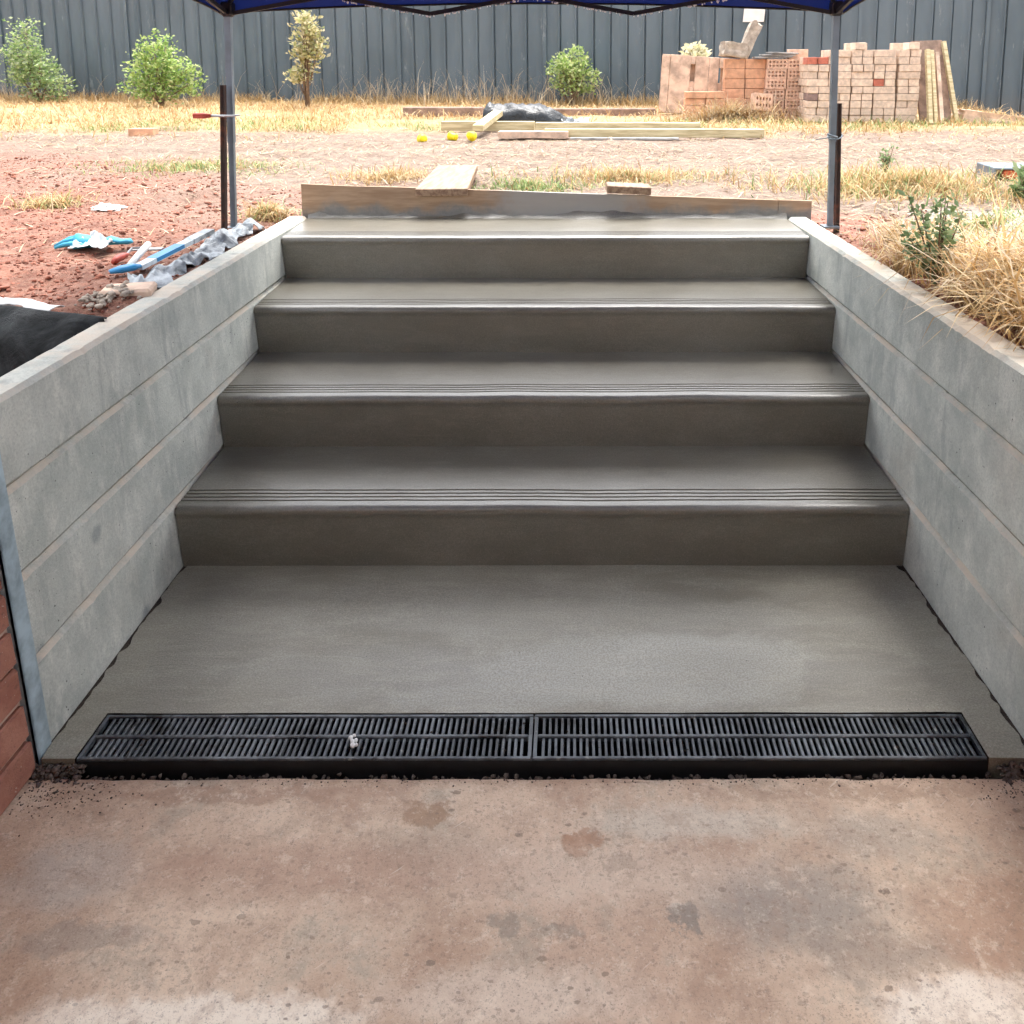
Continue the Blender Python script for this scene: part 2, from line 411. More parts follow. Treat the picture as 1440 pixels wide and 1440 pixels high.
def sweep(bm, prof, a, b):
    """closed profile list of (x,z) swept between frames a,b: functions prof pt -> Vector"""
    A = [bm.verts.new(a(p)) for p in prof]; B = [bm.verts.new(b(p)) for p in prof]
    n = len(prof)
    for i in range(n): bm.faces.new((A[i], A[(i + 1) % n], B[(i + 1) % n], B[i]))
    bm.faces.new(A[::-1]); bm.faces.new(B)
def np_mesh(name, V, tri=None, quad=None, tint=None):
    """fast mesh from arrays"""
    me = bpy.data.meshes.new(name)
    V = np.asarray(V, np.float32)
    nt = 0 if tri is None else len(tri); nq = 0 if quad is None else len(quad)
    me.vertices.add(len(V)); me.vertices.foreach_set("co", V.ravel())
    loops = np.concatenate([x for x in ([] if tri is None else [np.asarray(tri).ravel()]) + ([] if quad is None else [np.asarray(quad).ravel()])]).astype(np.int32)
    me.loops.add(len(loops)); me.loops.foreach_set("vertex_index", loops)
    starts = np.concatenate([np.arange(nt) * 3, nt * 3 + np.arange(nq) * 4]).astype(np.int32)
    me.polygons.add(nt + nq); me.polygons.foreach_set("loop_start", starts)
    me.update(calc_edges=True); me.validate()
    if tint is not None:
        at = me.color_attributes.new("tint", 'FLOAT_COLOR', 'POINT')
        at.data.foreach_set("color", np.concatenate([tint, np.ones((len(tint), 1))], 1).astype(np.float32).ravel())
    return me
def nz(x, y, s, seed=0.0):
    return noise.noise(Vector((x * s + seed, y * s - seed * 1.7, seed * .37)))
def fbm(x, y, s, seed=0.0, o=4):
    return sum(nz(x, y, s * 2 ** i, seed + i * 3.1) * .5 ** i for i in range(o))

# ------------------------------------------------------------------ measured lines of the place
FLOOR_Z = -.026
def wl(y, z): return -1.1825 - .0135 * (y - 2) - .0655 * z      # inner face of the left sleeper wall
def wr(y, z): return 1.0118 - .0200 * (y - 2) + .0472 * z       # inner face of the right sleeper wall
WX0, WX1, WY1 = -1.30, 1.08, 4.06                                # stair well cut out of the ground
NOSE = [2.408, 2.792, 3.2055, 3.6056]
RH = .1949
END_Y = 3.99
def sstep(a, b, v):
    v = min(1, max(0, (v - a) / (b - a))); return v * v * (3 - 2 * v)
def pit_mask(x, y):
    wob = .03 * nz(x, y, 5, 4)
    return sstep(-2.45, -2.25, x) * (1 - sstep(2.20 + (-1.3 - x) * .3 + wob, 2.30 + (-1.3 - x) * .3 + wob, y)) * sstep(1.0, 1.2, y) * (1 - sstep(-1.3, -1.29, x))
def gz(x, y, rough=True):
    z = .785 + .02 * max(0, y - 4.2)
    z -= .27 * sstep(4.9, 6.6, x) * sstep(7.5, 10.5, y)
    z -= pit_mask(x, y) * .74
    if rough:
        near = max(0.0, 1 - max(0, y - 3) / 9)
        z += .028 * fbm(x, y, 2.2, 1.0, 3) * (.5 + near)
        if y < 9: z += .016 * fbm(x, y, 9, 5.0, 2) * near
        z += .05 * sstep(1.35, 2.0, x) * (1 - sstep(3.6, 4.6, y)) * sstep(-.3, .5, fbm(x, y, 1.3, 8, 2))
        e = min(abs(x - WX0), abs(x - WX1)) if y < WY1 else 1
        if e < .25: z -= .014 * (1 - e / .25)
    return z

# ------------------------------------------------------------------ the setting
def axis(segments):
    out = []
    for a, b, st in segments:
        n = max(1, round((b - a) / st)); out += list(np.linspace(a, b, n, endpoint=False))
    return out + [segments[-1][1]]
xs = axis([(-70, -12, 8), (-12, -4, .2), (-4, WX0, .045), (WX0, WX1, .07), (WX1, 3.6, .045), (3.6, 9, .2), (9, 70, 8)])
ys = axis([(-40, -4, 4), (-4, 1.0, .25), (1.0, WY1, .04), (WY1, 7, .06), (7, 15, .14), (15, 90, 8)])
V = [(x, y, gz(x, y)) for y in ys for x in xs]
nx = len(xs); Q = []
for j in range(len(ys) - 1):
    for i in range(nx - 1):
        cx, cy = (xs[i] + xs[i + 1]) / 2, (ys[j] + ys[j + 1]) / 2
        if WX0 < cx < WX1 and cy < WY1 and cy > -4: continue
        Q.append((j * nx + i, j * nx + i + 1, (j + 1) * nx + i + 1, (j + 1) * nx + i))
ground = link("ground", np_mesh("ground", V, quad=Q), "yard_soil", smooth=True)
tag(ground, kind="structure")

bm = bmesh.new()
n = 60
prof_y = 1.643
top = []
for i in range(n + 1):
    x = -1.32 + 2.42 * i / n
    top.append((x, prof_y + .004 * nz(x, 0, 9, 2) + .003 * nz(x, 0, 30, 5)))
A = [bm.verts.new((x, y, FLOOR_Z)) for x, y in top]; A2 = [bm.verts.new((x, y - .006, FLOOR_Z - .0)) for x, y in top]
for a, (x, y) in zip(A, top): a.co.z = FLOOR_Z - .006
B = [bm.verts.new((x, -4.0, FLOOR_Z)) for x, y in top]; C = [bm.verts.new((x, y, -.14)) for x, y in top]
for i in range(n):
    bm.faces.new((A2[i], A2[i + 1], B[i + 1], B[i])); bm.faces.new((A[i], A[i + 1], A2[i + 1], A2[i])); bm.faces.new((C[i], C[i + 1], A[i + 1], A[i]))
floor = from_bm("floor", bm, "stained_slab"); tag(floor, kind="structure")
bm = bmesh.new(); box(bm, (-.11, 1.9, -.16), (2.44, .62, .1))
base = from_bm("footing_soil", bm, "dark_dirt"); tag(base, kind="structure")

# ---- stairs
stairs = thing("concrete_stairs", "freshly trowelled grey concrete stairs with grooved nosings rising between the sleeper walls", "stairs", (0, 2.4, 0))
def add_local(o, root):
    """object built in world coordinates, parented to root without moving"""
    o.parent = root
    o.matrix_parent_inverse = Matrix.LocRotScale(root.location, root.rotation_euler, None).inverted()
    return o
def profile_strip(name, prof, material, root, cols=170, wob=.0018, inset=.003, seed=0.0):
    """prof: list of (y,z) open profile from front bottom to back; spans wall to wall"""
    V, Q = [], []
    for i in range(cols + 1):
        f = i / cols
        for k, (y, z) in enumerate(prof):
            x0, x1 = wl(y, z) + inset, wr(y, z) - inset
            x = x0 + (x1 - x0) * f
            V.append((x, y + wob * 1.6 * fbm(x, z, 3, seed + 2, 3) + .0006 * nz(x, z, 40, seed), z + wob * fbm(x, y, 3.5, seed, 3) + .0004 * nz(x, y, 45, seed)))
    m_ = len(prof)
    for i in range(cols):
        for k in range(m_ - 1):
            Q.append((i * m_ + k, (i + 1) * m_ + k, (i + 1) * m_ + k + 1, i * m_ + k + 1))
    o = link(name, np_mesh(name, V, quad=Q), material, smooth=True)
    o.data.set_sharp_from_angle(angle=R(50))
    return add_local(o, root)
for s in range(4):
    y0, z0, z1 = NOSE[s] - .018, RH * s, RH * (s + 1)
    yb = (NOSE[s + 1] if s < 3 else END_Y + .05) - .006
    p = [(y0 + .006, z0 - .02), (y0 + .006, z0 + .0), (y0 + .004, z0 + .05), (y0 + .003, z1 - .045), (y0 + .0025, z1 - .032), (y0 + .0002, z1 - .028)]
    r = .019
    for a in range(0, 91, 15):
        p.append((y0 + r - r * math.cos(R(a)), z1 - r + r * math.sin(R(a)) - .004))
    yy = y0 + r + .018
    p.append((yy, z1 - .0033))
    zz = z1 - .003
    for g in range(4):                                    # four anti-slip grooves in a strip that falls to the nose
        p += [(yy + .002, zz), (yy + .0042, zz - .0065), (yy + .0078, zz - .0065), (yy + .010, zz + .0003)]
        yy += .0195; zz += .0008
    k = 8
    for q in range(1, k + 1):
        p.append((yy + .004 + (yb - yy - .004) * q / k, zz + .009 * q / k))
    o = profile_strip("step", p, "fresh_concrete", stairs, seed=s * 5.0)
# landing with the drain let into its front edge
GX0, GX1, GY0, GY1 = -1.0918, .9082, 1.662, 1.795
bmV, bmQ = [], []
def sheet(name, x0f, x1f, y0, y1, z, material, root, nxn, nyn, seed, edge_drop=False):
    V, Q = [], []
    for j in range(nyn + 1):
        for i in range(nxn + 1):
            y = y0 + (y1 - y0) * j / nyn
            xa, xb = x0f(y), x1f(y); x = xa + (xb - xa) * i / nxn
            V.append((x, y, z + .002 * fbm(x, y, 3, seed, 3)))
    for j in range(nyn):
        for i in range(nxn):
            a = j * (nxn + 1) + i; Q.append((a, a + 1, a + nxn + 2, a + nxn + 1))
    if edge_drop:
        b0 = len(V)
        for i in range(nxn + 1):
            x, y, zz_ = V[i]; V.append((x, y + .004 * nz(x, 0, 30), -.13))
        for i in range(nxn): Q.append((b0 + i, b0 + i + 1, i + 1, i))
    return V, Q
def jl(y): return wl(y, 0) + .004 + .016 * max(0, .35 + nz(y, 0, 9, 3) + .7 * nz(y, 0, 37, 5))
def jr(y): return wr(y, 0) - .004 - .016 * max(0, .35 + nz(y, 4, 9, 3) + .7 * nz(y, 4, 37, 5))
parts = [sheet("l", lambda y: jl(y), lambda y: jr(y), GY1 + .003, NOSE[0] + .0, .0, None, None, 70, 110, 3.0),
         sheet("l", lambda y: jl(y), lambda y: GX0 - .002, 1.664, GY1 + .003, .0, None, None, 6, 6, 3.0, True),
         sheet("l", lambda y: GX1 + .002, lambda y: jr(y), 1.664, GY1 + .003, .0, None, None, 6, 6, 3.0, True)]
V, Q = [], []
for v, q in parts:
    o_ = len(V); V += v; Q += [tuple(a + o_ for a in f) for f in q]
add_local(link("landing", np_mesh("landing", V, quad=Q), "landing_concrete", smooth=True), stairs).data.set_sharp_from_angle(angle=R(40))
# mortar smeared against the form board at the top
V, Q = [], []
cols = 90
for i in range(cols + 1):
    x = wl(3.9, .78) + (wr(3.9, .78) - wl(3.9, .78)) * i / cols
    yb = 3.999 - .019 * i / cols
    h = .018 + .03 * max(0, fbm(x, 0, 4, 7, 4)) + .008 * nz(x, 0, 25, 2)
    w = .03 + .03 * max(0, fbm(x, 0, 5, 17, 3))
    for (dy, dz) in ((-w, -.004), (-w * .5, h * .25), (-w * .15, h * .7), (.002, h)):
        V.append((x, yb + dy, .779 + dz))
for i in range(cols):
    for k in range(3): Q.append((i * 4 + k, (i + 1) * 4 + k, (i + 1) * 4 + k + 1, i * 4 + k + 1))
add_local(link("mortar_fillet", np_mesh("mortar_fillet", V, quad=Q), "fresh_concrete", smooth=True), stairs)

# ---- sleeper walls
def sleeper_wall(side, label):
    f = wl if side < 0 else wr
    y0, y1 = (1.668, 3.985) if side < 0 else (1.668, 3.95)
    root = thing("sleeper_wall", label, "retaining wall", (f(2, 0), 1.668, 0), group="concrete sleeper walls beside the stairs")
    th, ch = .08, .0115
    for k in range(4):
        z0, z1 = .2 * k + .0015, .2 * (k + 1) - .0015
        if k == 0: z0 = -.12
        yy0, yy1 = y0 + .004 * random.random(), y1 - .01 * random.random() * (k == 3)
        prof = [(0, z0 + ch), (ch, z0), (th, z0), (th, z1), (ch, z1), (0, z1 - ch)]
        bm = bmesh.new()
        nseg = 150
        rings = []
        off = (.0025 * (random.random() - .5)) if k else 0
        for s in range(nseg + 1):
            y = yy0 + (yy1 - yy0) * s / nseg
            ring = []
            for (d, z) in prof:
                jx = .0016 * fbm(y, z, 7, 3 + k, 3); jz = .0007 * nz(y, z, 11, 6 + k) + .0006 * nz(y, z, 60, 2 + k) + (-.010 * max(0, nz(y, z, 45, 9 + k) - .38) - .006 * max(0, nz(y, z, 120, 4 + k) - .3))
                ring.append(bm.verts.new((f(y, z) + side * (d + off + jx), y, z + jz * (1 if d < .02 else .5))))
            rings.append(ring)
        m_ = len(prof)
        for a, b in zip(rings, rings[1:]):
            for i in range(m_): bm.faces.new((a[i], a[(i + 1) % m_], b[(i + 1) % m_], b[i]))
        bm.faces.new(rings[0][::-1]); bm.faces.new(rings[-1])
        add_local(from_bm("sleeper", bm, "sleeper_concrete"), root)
    # galvanised channel posts gripping the ends
    for (py, flip) in ((1.668, 1), (y1, -1)):
        bm = bmesh.new()
        zt, zb = (.806, -.13) if flip > 0 else (.775, .55)
        segs = [((-.006, -.006), (.0, .042)), ((-.006, -.006), (.094, .0)), ((.085, -.006), (.094, .04))]
        for (d0, e0), (d1, e1) in segs:
            vv = []
            for z in (zb, zt):
                for d, e in ((d0, e0), (d1, e0), (d1, e1), (d0, e1)):
                    vv.append(bm.verts.new((f(py, z) + side * d, py + flip * e, z)))
            for q in ((3, 2, 1, 0), (4, 5, 6, 7), (0, 1, 5, 4), (1, 2, 6, 5), (2, 3, 7, 6), (3, 0, 4, 7)):
                bm.faces.new([vv[i] for i in q])
        add_local(from_bm("steel_post", bm, "galvanised"), root)
    return root
sleeper_wall(-1, "left retaining wall of four grey concrete sleepers, with an open pit behind it")
sleeper_wall(1, "right retaining wall of four grey concrete sleepers, with dry grass behind it")

# ---- red brick side wall of the house, beside the camera
def brick_mesh(name, sx, sy, sz, bev=.004, jitter=.0):
    bm = bmesh.new(); box(bm, (0, 0, 0), (sx, sy, sz), bevel=bev)
    if jitter:
        for v in bm.verts: v.co += Vector((random.uniform(-1, 1), random.uniform(-1, 1), random.uniform(-1, 1))) * jitter
    bmesh.ops.recalc_face_normals(bm, faces=bm.faces[:])
    me = bpy.data.meshes.new(name); bm.to_mesh(me); bm.free(); return me
def house_wall(side, label, with_bricks=True):
    f = wl if side < 0 else wr
    xf = -1.177 if side < 0 else 1.03
    root = thing("brick_wall", label, "brick wall", (xf, 1.668, FLOOR_Z))
    root.rotation_euler = (0, R(-3.5) if side < 0 else R(2.7), 0)
    bms = [brick_mesh("brick", .11, .23, .076, .005, .0012) for _ in range(4)]
    for b in bms: b.materials.append(M["red_brick"])
    half = brick_mesh("brick", .11, .11, .076, .005, .0012); half.materials.append(M["red_brick"])
    for c in range(9):
        z = .041 + c * .0865
        y = -.008
        first = half if c % 2 else None
        while y > -1.45:
            me = first or random.choice(bms)
            ln = .11 if me is half else .23
            first = None
            o = link("brick", me, None, root)
            o.location = (side * (.055 + random.uniform(-.0015, .0015)), y - ln / 2, z)
            o.rotation_euler = (random.uniform(-.006, .006), 0, random.uniform(-.006, .006))
            y -= ln + .010
    bm = bmesh.new(); box(bm, (side * .066, -.735, .385), (.108, 1.46, .80))
    from_bm("mortar", bm, "mortar", root)
    return root
house_wall(-1, "red brick wall standing at the left edge in front of the steel post")

# ---- unseen house undercroft added behind the viewer to cut light from there
def setting_box(name, c, sz_, material):
    bm = bmesh.new(); box(bm, c, sz_); tag(from_bm(name, bm, material), kind="structure")
setting_box("shade_wall_back", (-.11, -4.1, 1.15), (2.9, .2, 2.4), "red_brick")
setting_box("shade_wall_left", (-1.36, -1.9, 1.15), (.12, 4.2, 2.4), "red_brick")
setting_box("shade_wall_right", (1.14, -1.9, 1.15), (.12, 4.2, 2.4), "red_brick")
setting_box("wall_right_low", (1.115, .932, .37), (.11, 1.45, .8), "red_brick")
setting_box("shade_ceiling", (-.11, -2.0, 2.42), (2.9, 4.4, .12), "form_ply")

def scatter_rocks(name, pts, sizes, material, label=None, cat=None, sub=1, flat=.7):
    tmpl = bmesh.new(); bmesh.ops.create_icosphere(tmpl, subdivisions=sub, radius=1.0)
    tv = np.array([v.co[:] for v in tmpl.verts]); tf = np.array([[v.index for v in f.verts] for f in tmpl.faces]); tmpl.free()
    N = len(pts); nv = len(tv)
    a = rng.uniform(0, 6.28, N)
    sc = np.asarray(sizes)[:, None] * rng.uniform(.6, 1.3, (N, 3)) * np.array([1, 1, flat])
    W_ = tv[None] * (1 + rng.uniform(-.42, .42, (N, nv, 1)))
    W_ = W_ * sc[:, None, :]
    ca, sa = np.cos(a)[:, None], np.sin(a)[:, None]
    X = W_[..., 0] * ca - W_[..., 1] * sa; Y = W_[..., 0] * sa + W_[..., 1] * ca
    Vv = np.stack([X, Y, W_[..., 2]], -1) + np.asarray(pts)[:, None, :]
    F = tf[None] + (np.arange(N) * nv)[:, None, None]
    o = link(name, np_mesh(name, Vv.reshape(-1, 3), tri=F.reshape(-1, 3)), material)
    return tag(o, label, cat, kind="stuff")
# ---- drain
ch = thing("drain_channel", "black plastic channel drain let into the front edge of the landing", "drain", (-.0918, 1.728, -.1))
bm = bmesh.new()
for y0, y1, z0, z1 in ((GY0, GY0 + .012, -.11, -.004), (GY1 - .012, GY1 - .001, -.11, -.004), (GY0, GY1 - .001, -.115, -.105)):
    box(bm, ((GX0 + GX1) / 2, (y0 + y1) / 2, (z0 + z1) / 2), (GX1 - GX0 - .002, y1 - y0, z1 - z0))
add_local(from_bm("trough", bm, "drain_plastic"), ch)
def grate(x0, label):
    root = thing("drain_grate", label, "drain grate", (x0 + .499, 1.7285, 0.0), group="slotted grates over the drain")
    L, W = .997, GY1 - GY0 - .003
    bm = bmesh.new()
    for yy in (-W / 2 + .004, W / 2 - .004): box(bm, (0, yy, -.006), (L, .008, .0138), bevel=.0015)
    for xx in (-L / 2 + .004, L / 2 - .004): box(bm, (xx, 0, -.0065), (.008, W - .0165, .0125))
    from_bm("frame", bm, "grate_plastic", root)
    bm = bmesh.new(); box(bm, (0, 0, -.005), (L - .017, .009, .0136), bevel=.002)
    from_bm("centre_bar", bm, "grate_plastic", root)
    nr = 69
    pitch = (L - .016) / (nr + 1)
    bm = bmesh.new(); box(bm, (0, 0, 0), (.0069, (W - .016 - .009) / 2 - .0006, .011), bevel=.0012)
    rib = bpy.data.meshes.new("rib"); bm.to_mesh(rib); bm.free(); rib.materials.append(M["grate_plastic"])
    for sgn in (-1, 1):
        for i in range(nr):
            o = link("rib", rib, None, root)
            o.location = (-L / 2 + .008 + pitch * (i + 1), sgn * ((W - .016) / 4 + .00225), -.0068 + random.uniform(-.0006, .0004))
    pc, sc2 = [], []
    for _ in range(150):
        cxx = random.choice((-.42, -.18, .1, .33, .46)) + random.gauss(0, .06)
        if abs(cxx) > L / 2 - .012: continue
        pc.append((cxx, random.uniform(-W / 2 + .012, W / 2 - .012), random.uniform(-.010, -.001))); sc2.append(random.uniform(.0012, .0036))
    d_ = scatter_rocks("clogged_dirt", pc, sc2, "dark_dirt"); d_.parent = root
    return root
grate(GX0 + .0005, "left half of the black slotted drain grate, with a white scrap lying on it")
grate(GX0 + 1.0015, "right half of the black slotted drain grate, clear of scraps")
# white scrap on the grate
bm = bmesh.new()
for (dx, dy, dz, r) in ((0, 0, .005, .0055), (.007, .005, .004, .005), (-.006, .011, .005, .005), (.004, -.012, .006, .006), (.0, .018, .004, .004), (.011, -.008, .004, .004)):
    g = bmesh.ops.create_icosphere(bm, subdivisions=2, radius=r, matrix=Matrix.Translation((dx, dy, dz)))
    for v in g["verts"]: v.co += Vector((nz(v.co.x, v.co.y, 300, 1), nz(v.co.y, v.co.z, 300, 2), nz(v.co.z, v.co.x, 300, 3))) * .002
o = from_bm("foam_scrap", bm, "white_paper", None, True); o.location = (-.496, 1.706, .0005)
tag(o, "small crumbly white scrap lying on the left drain grate", "scrap")

# gravel and dirt in the gap in front of the drain
pts, sz = [], []
for _ in range(520):
    x = random.uniform(-1.18, 1.06); s = random.uniform(.003, .0075)
    pts.append((x, random.uniform(1.642, 1.660), -.052 + random.uniform(0, .018))); sz.append(s)
for _ in range(330):
    side = random.random() < .5
    x = random.uniform(-1.19, -1.07) if side else random.uniform(.93, 1.06)
    dd = abs(random.gauss(0, .02))
    pts.append((x, 1.662 - dd, -.035 + .02 * max(0, 1 - dd / .03) + random.uniform(0, .008))); sz.append(random.uniform(.003, .008))
for _ in range(700):
    x = random.uniform(-1.17, 1.03) if random.random() < .45 else random.choice([-1.17, 1.03]) * (1 - abs(random.gauss(0, .08))); d = abs(random.gauss(0, .011))
    near = 1 if abs(x) > .85 else .0
    d += near * abs(random.gauss(0, .04))
    pts.append((x, 1.640 - d, FLOOR_Z + .0008)); sz.append(random.uniform(.0006, .0022))
scatter_rocks("drain_gravel", pts, sz, "pebble", "dark gravel and dirt in the gap before the drain", "gravel")
bm = bmesh.new()
V, Q = [], []
for i in range(121):
    x = -1.25 + 2.36 * i / 120
    for j, y in enumerate((1.636, 1.65, 1.6618)):
        e = sstep(.93, 1.0, x) + sstep(-1.09, -1.13, x)
        V.append((x, y, -.056 + .008 * fbm(x, y, 20, 3, 3) + .035 * min(1, e) * (j / 2)))
for i in range(120):
    for j in range(2): Q.append((i * 3 + j, (i + 1) * 3 + j, (i + 1) * 3 + j + 1, i * 3 + j + 1))
bm.free()
o = link("gap_dirt", np_mesh("gap_dirt", V, quad=Q), "dark_dirt", smooth=True); tag(o, kind="structure")
# dark broken joint along both wall feet
for f, s in ((wl, 1), (wr, -1)):
    V, Q = [], []
    for i in range(101):
        y = 1.67 + .74 * i / 100
        w = .022
        V += [(f(y, 0) - s * .002, y, -.004), (f(y, 0) + s * w, y, -.0035)]
    for i in range(100): Q.append((2 * i, 2 * i + 1, 2 * i + 3, 2 * i + 2))
    o = link("open_joint", np_mesh("open_joint", V, quad=Q), "dark_dirt"); tag(o, kind="structure")

# ---- form boards and planks at the head of the stairs
def board(name, a, b, z0a, z0b, z1a, z1b, th, material, label, cat, group=None):
    a, b = Vector((*a, 0)), Vector((*b, 0)); d = (b - a).normalized(); nrm = Vector((-d.y, d.x, 0))
    bm = bmesh.new(); n_ = 24; rings = []
    for i in range(n_ + 1):
        f = i / n_; p = a.lerp(b, f); zb = z0a + (z0b - z0a) * f; zt = z1a + (z1b - z1a) * f + .0025 * nz(p.x, 1, 6, 2)
        rings.append([bm.verts.new(p + Vector((0, 0, zb))), bm.verts.new(p + nrm * th + Vector((0, 0, zb))), bm.verts.new(p + nrm * th + Vector((0, 0, zt))), bm.verts.new(p + Vector((0, 0, zt)))])
    for r0, r1 in zip(rings, rings[1:]):
        for k in range(4): bm.faces.new((r0[k], r0[(k + 1) % 4], r1[(k + 1) % 4], r1[k]))
    bm.faces.new(rings[0][::-1]); bm.faces.new(rings[-1])
    return tag(from_bm(name, bm, material), label, cat, group)
board("form_board", (-1.288, 4.002), (.969, 3.982), .70, .70, .948, .872, .019, "form_ply", "long ply form board smeared with mortar across the stair head", "board", "boards closing the top of the stairs")
board("form_board", (.972, 3.984), (1.129, 3.984), .70, .70, .872, .868, .019, "form_ply", "short end piece of ply form board beside the right pole", "board", "boards closing the top of the stairs")
def plank(name, loc, size, rot, material, label, cat, group=None, bev=.003):
    bm = bmesh.new(); box(bm, (0, 0, 0), size, bevel=bev)
    o = from_bm(name, bm, material); o.location = loc; o.rotation_euler = rot
    return tag(o, label, cat, group)
plank("plank", (-.665, 4.60, .895), (.245, 1.28, .036), (R(-1.6), 0, R(4.2)), "brown_plank", "brown plank lying over the form board and running back to the yard", "plank")
plank("timber_offcut", (.263, 4.035, .9215), (.208, .14, .036), (0, R(3.0), R(1)), "brown_plank", "short dark timber offcut sitting on the form board", "offcut")

# ------------------------------------------------------------------ gazebo
gz_root = thing("gazebo", "blue pop-up gazebo on grey square legs sheltering the stairs", "gazebo", (-.18, 2.4, .785))
FAR, NEAR = 3.79, 1.02
XL, XR = -1.50, 1.145
def ez(y): return 1.735 + .085 * (FAR - y)
corners = {"fl": (XL, FAR), "fr": (XR, FAR), "nl": (XL - .02, NEAR), "nr": (XR + .06, NEAR)}
feet = {"fl": (-1.532, FAR), "fr": (1.160, FAR), "nl": (-1.62, NEAR), "nr": (1.24, NEAR)}
for k in corners:
    bm = bmesh.new()
    (x, y), (fx, fy) = corners[k], feet[k]
    zt = ez(y)
    g0 = .77
    mid = zt - .52
    fm = lambda z: (fx + (x - fx) * (z - g0) / (zt - g0))
    bar(bm, (fm(mid - .05), y, mid - .05), (x, y, zt), .027)
    bar(bm, (fx, fy, g0), (fm(mid + .0), y, mid), .0225)
    leg_o = add_local(from_bm("leg", bm, "steel_grey"), gz_root)
    bm = bmesh.new()
    box(bm, (x, y, zt + .012), (.05, .05, .06), bevel=.006)
    box(bm, (x, y, zt - .012), (.036, .036, .02), bevel=.003)
    from_bm("corner_bracket", bm, "steel_black", leg_o)
    bm = bmesh.new(); box(bm, (fx, fy, g0 + .012), (.07, .07, .008)); from_bm("foot_plate", bm, "steel_grey", leg_o)
def truss(a, b, nb):
    """scissor bars between two corners: a lower zigzag and an upper one above it"""
    A_, B_ = Vector((*a, ez(a[1]))), Vector((*b, ez(b[1])))
    for lev in range(2):
        for i in range(nb * 2):
            f0, f1 = i / (nb * 2), (i + 1) / (nb * 2)
            h0, h1 = (0, .078) if (i % 2 == 0) else (.078, 0)
            if lev: h0, h1 = .156 - h0, .156 - h1
            bm = bmesh.new()
            bar(bm, A_.lerp(B_, f0) + Vector((0, 0, h0 - .01)), A_.lerp(B_, f1) + Vector((0, 0, h1 - .01)), .014, .018)
            add_local(from_bm("truss_bar", bm, "steel_black"), gz_root)
truss(corners["fl"], corners["fr"], 3); truss(corners["fl"], corners["nl"], 3)
truss(corners["fr"], corners["nr"], 3); truss(corners["nl"], corners["nr"], 3)
peak = Vector(((XL + XR) / 2, (FAR + NEAR) / 2, ez((FAR + NEAR) / 2) + .75))
out = .045
rim = {"fl": Vector((XL - out, FAR + out, ez(FAR) + .05)), "fr": Vector((XR + out, FAR + out, ez(FAR) + .05)),
       "nl": Vector((XL - out - .02, NEAR - out, ez(NEAR) + .05)), "nr": Vector((XR + out + .06, NEAR - out, ez(NEAR) + .05))}
for a, b in (("fl", "fr"), ("fr", "nr"), ("nr", "nl"), ("nl", "fl")):
    A_, B_ = rim[a], rim[b]
    V, Q, T = [], [], []
    n_ = 24
    for i in range(n_ + 1):                                   # roof panel, sagging a little between hips
        f = i / n_; p = A_.lerp(B_, f)
        arch = .055 * math.sin(math.pi * f) ** .8
        for j in range(7):
            g = j / 6
            q = (p + Vector((0, 0, arch))).lerp(peak, g)
            q.z -= .05 * math.sin(math.pi * g) * (.4 + .6 * math.sin(math.pi * f))
            V.append(q[:])
    for i in range(n_):
        for j in range(6): Q.append((i * 7 + j, (i + 1) * 7 + j, (i + 1) * 7 + j + 1, i * 7 + j + 1))
    add_local(link("roof_panel", np_mesh("roof_panel", V, quad=Q), "canopy_fabric", smooth=True), gz_root)
    V, Q = [], []
    inner = 1
    for i in range(n_ + 1):
        f = i / n_; p = A_.lerp(B_, f); arch = .055 * math.sin(math.pi * f) ** .8
        low = -.058 + .045 * math.sin(math.pi * f) ** .7
        V += [(p.x, p.y, p.z + arch + .003), (p.x + .004 * nz(f, 0, 9), p.y + .004 * nz(f, 1, 9), p.z + (arch + low) / 2), (p.x, p.y, p.z + low + .004 * nz(f, 3, 8))]
    for i in range(n_):
        for j in range(2): Q.append((i * 3 + j, (i + 1) * 3 + j, (i + 1) * 3 + j + 1, i * 3 + j + 1))
    val_o = add_local(link("valance", np_mesh("valance", V, quad=Q), "canopy_fabric", smooth=True), gz_root)
    bm = bmesh.new(); tube(bm, [(V[i * 3 + 2][0], V[i * 3 + 2][1], V[i * 3 + 2][2]) for i in range(n_ + 1)], .005, 6)
    from_bm("hem", bm, "steel_black", val_o, True)
for k, (x, y) in corners.items():
    bm = bmesh.new(); tube(bm, [(x, y, ez(y) + .03), tuple(peak - Vector((0, 0, .06)))], .009, 8)
    add_local(from_bm("rafter", bm, "steel_black", None, True), gz_root)
pts, szs = [], []
A_, B_ = Vector((*corners["fl"], ez(FAR))), Vector((*corners["fr"], ez(FAR)))
for i in range(6):
    f0, f1 = i / 6, (i + 1) / 6
    h0, h1 = (0, .078) if (i % 2 == 0) else (.078, 0)
    if i in (0, 5): continue
    for q in range(34):
        f = f0 + (f1 - f0) * random.random(); h = h0 + (h1 - h0) * (f - f0) / (f1 - f0)
        p = A_.lerp(B_, f); pts.append((p.x, p.y - .003, p.z + h - .022 + random.uniform(-.002, .001))); szs.append(random.uniform(.003, .0055))
o = scatter_rocks("rain_drops", pts, szs, "water_bead", None, None, 1, 1.2)
add_local(o, gz_root)

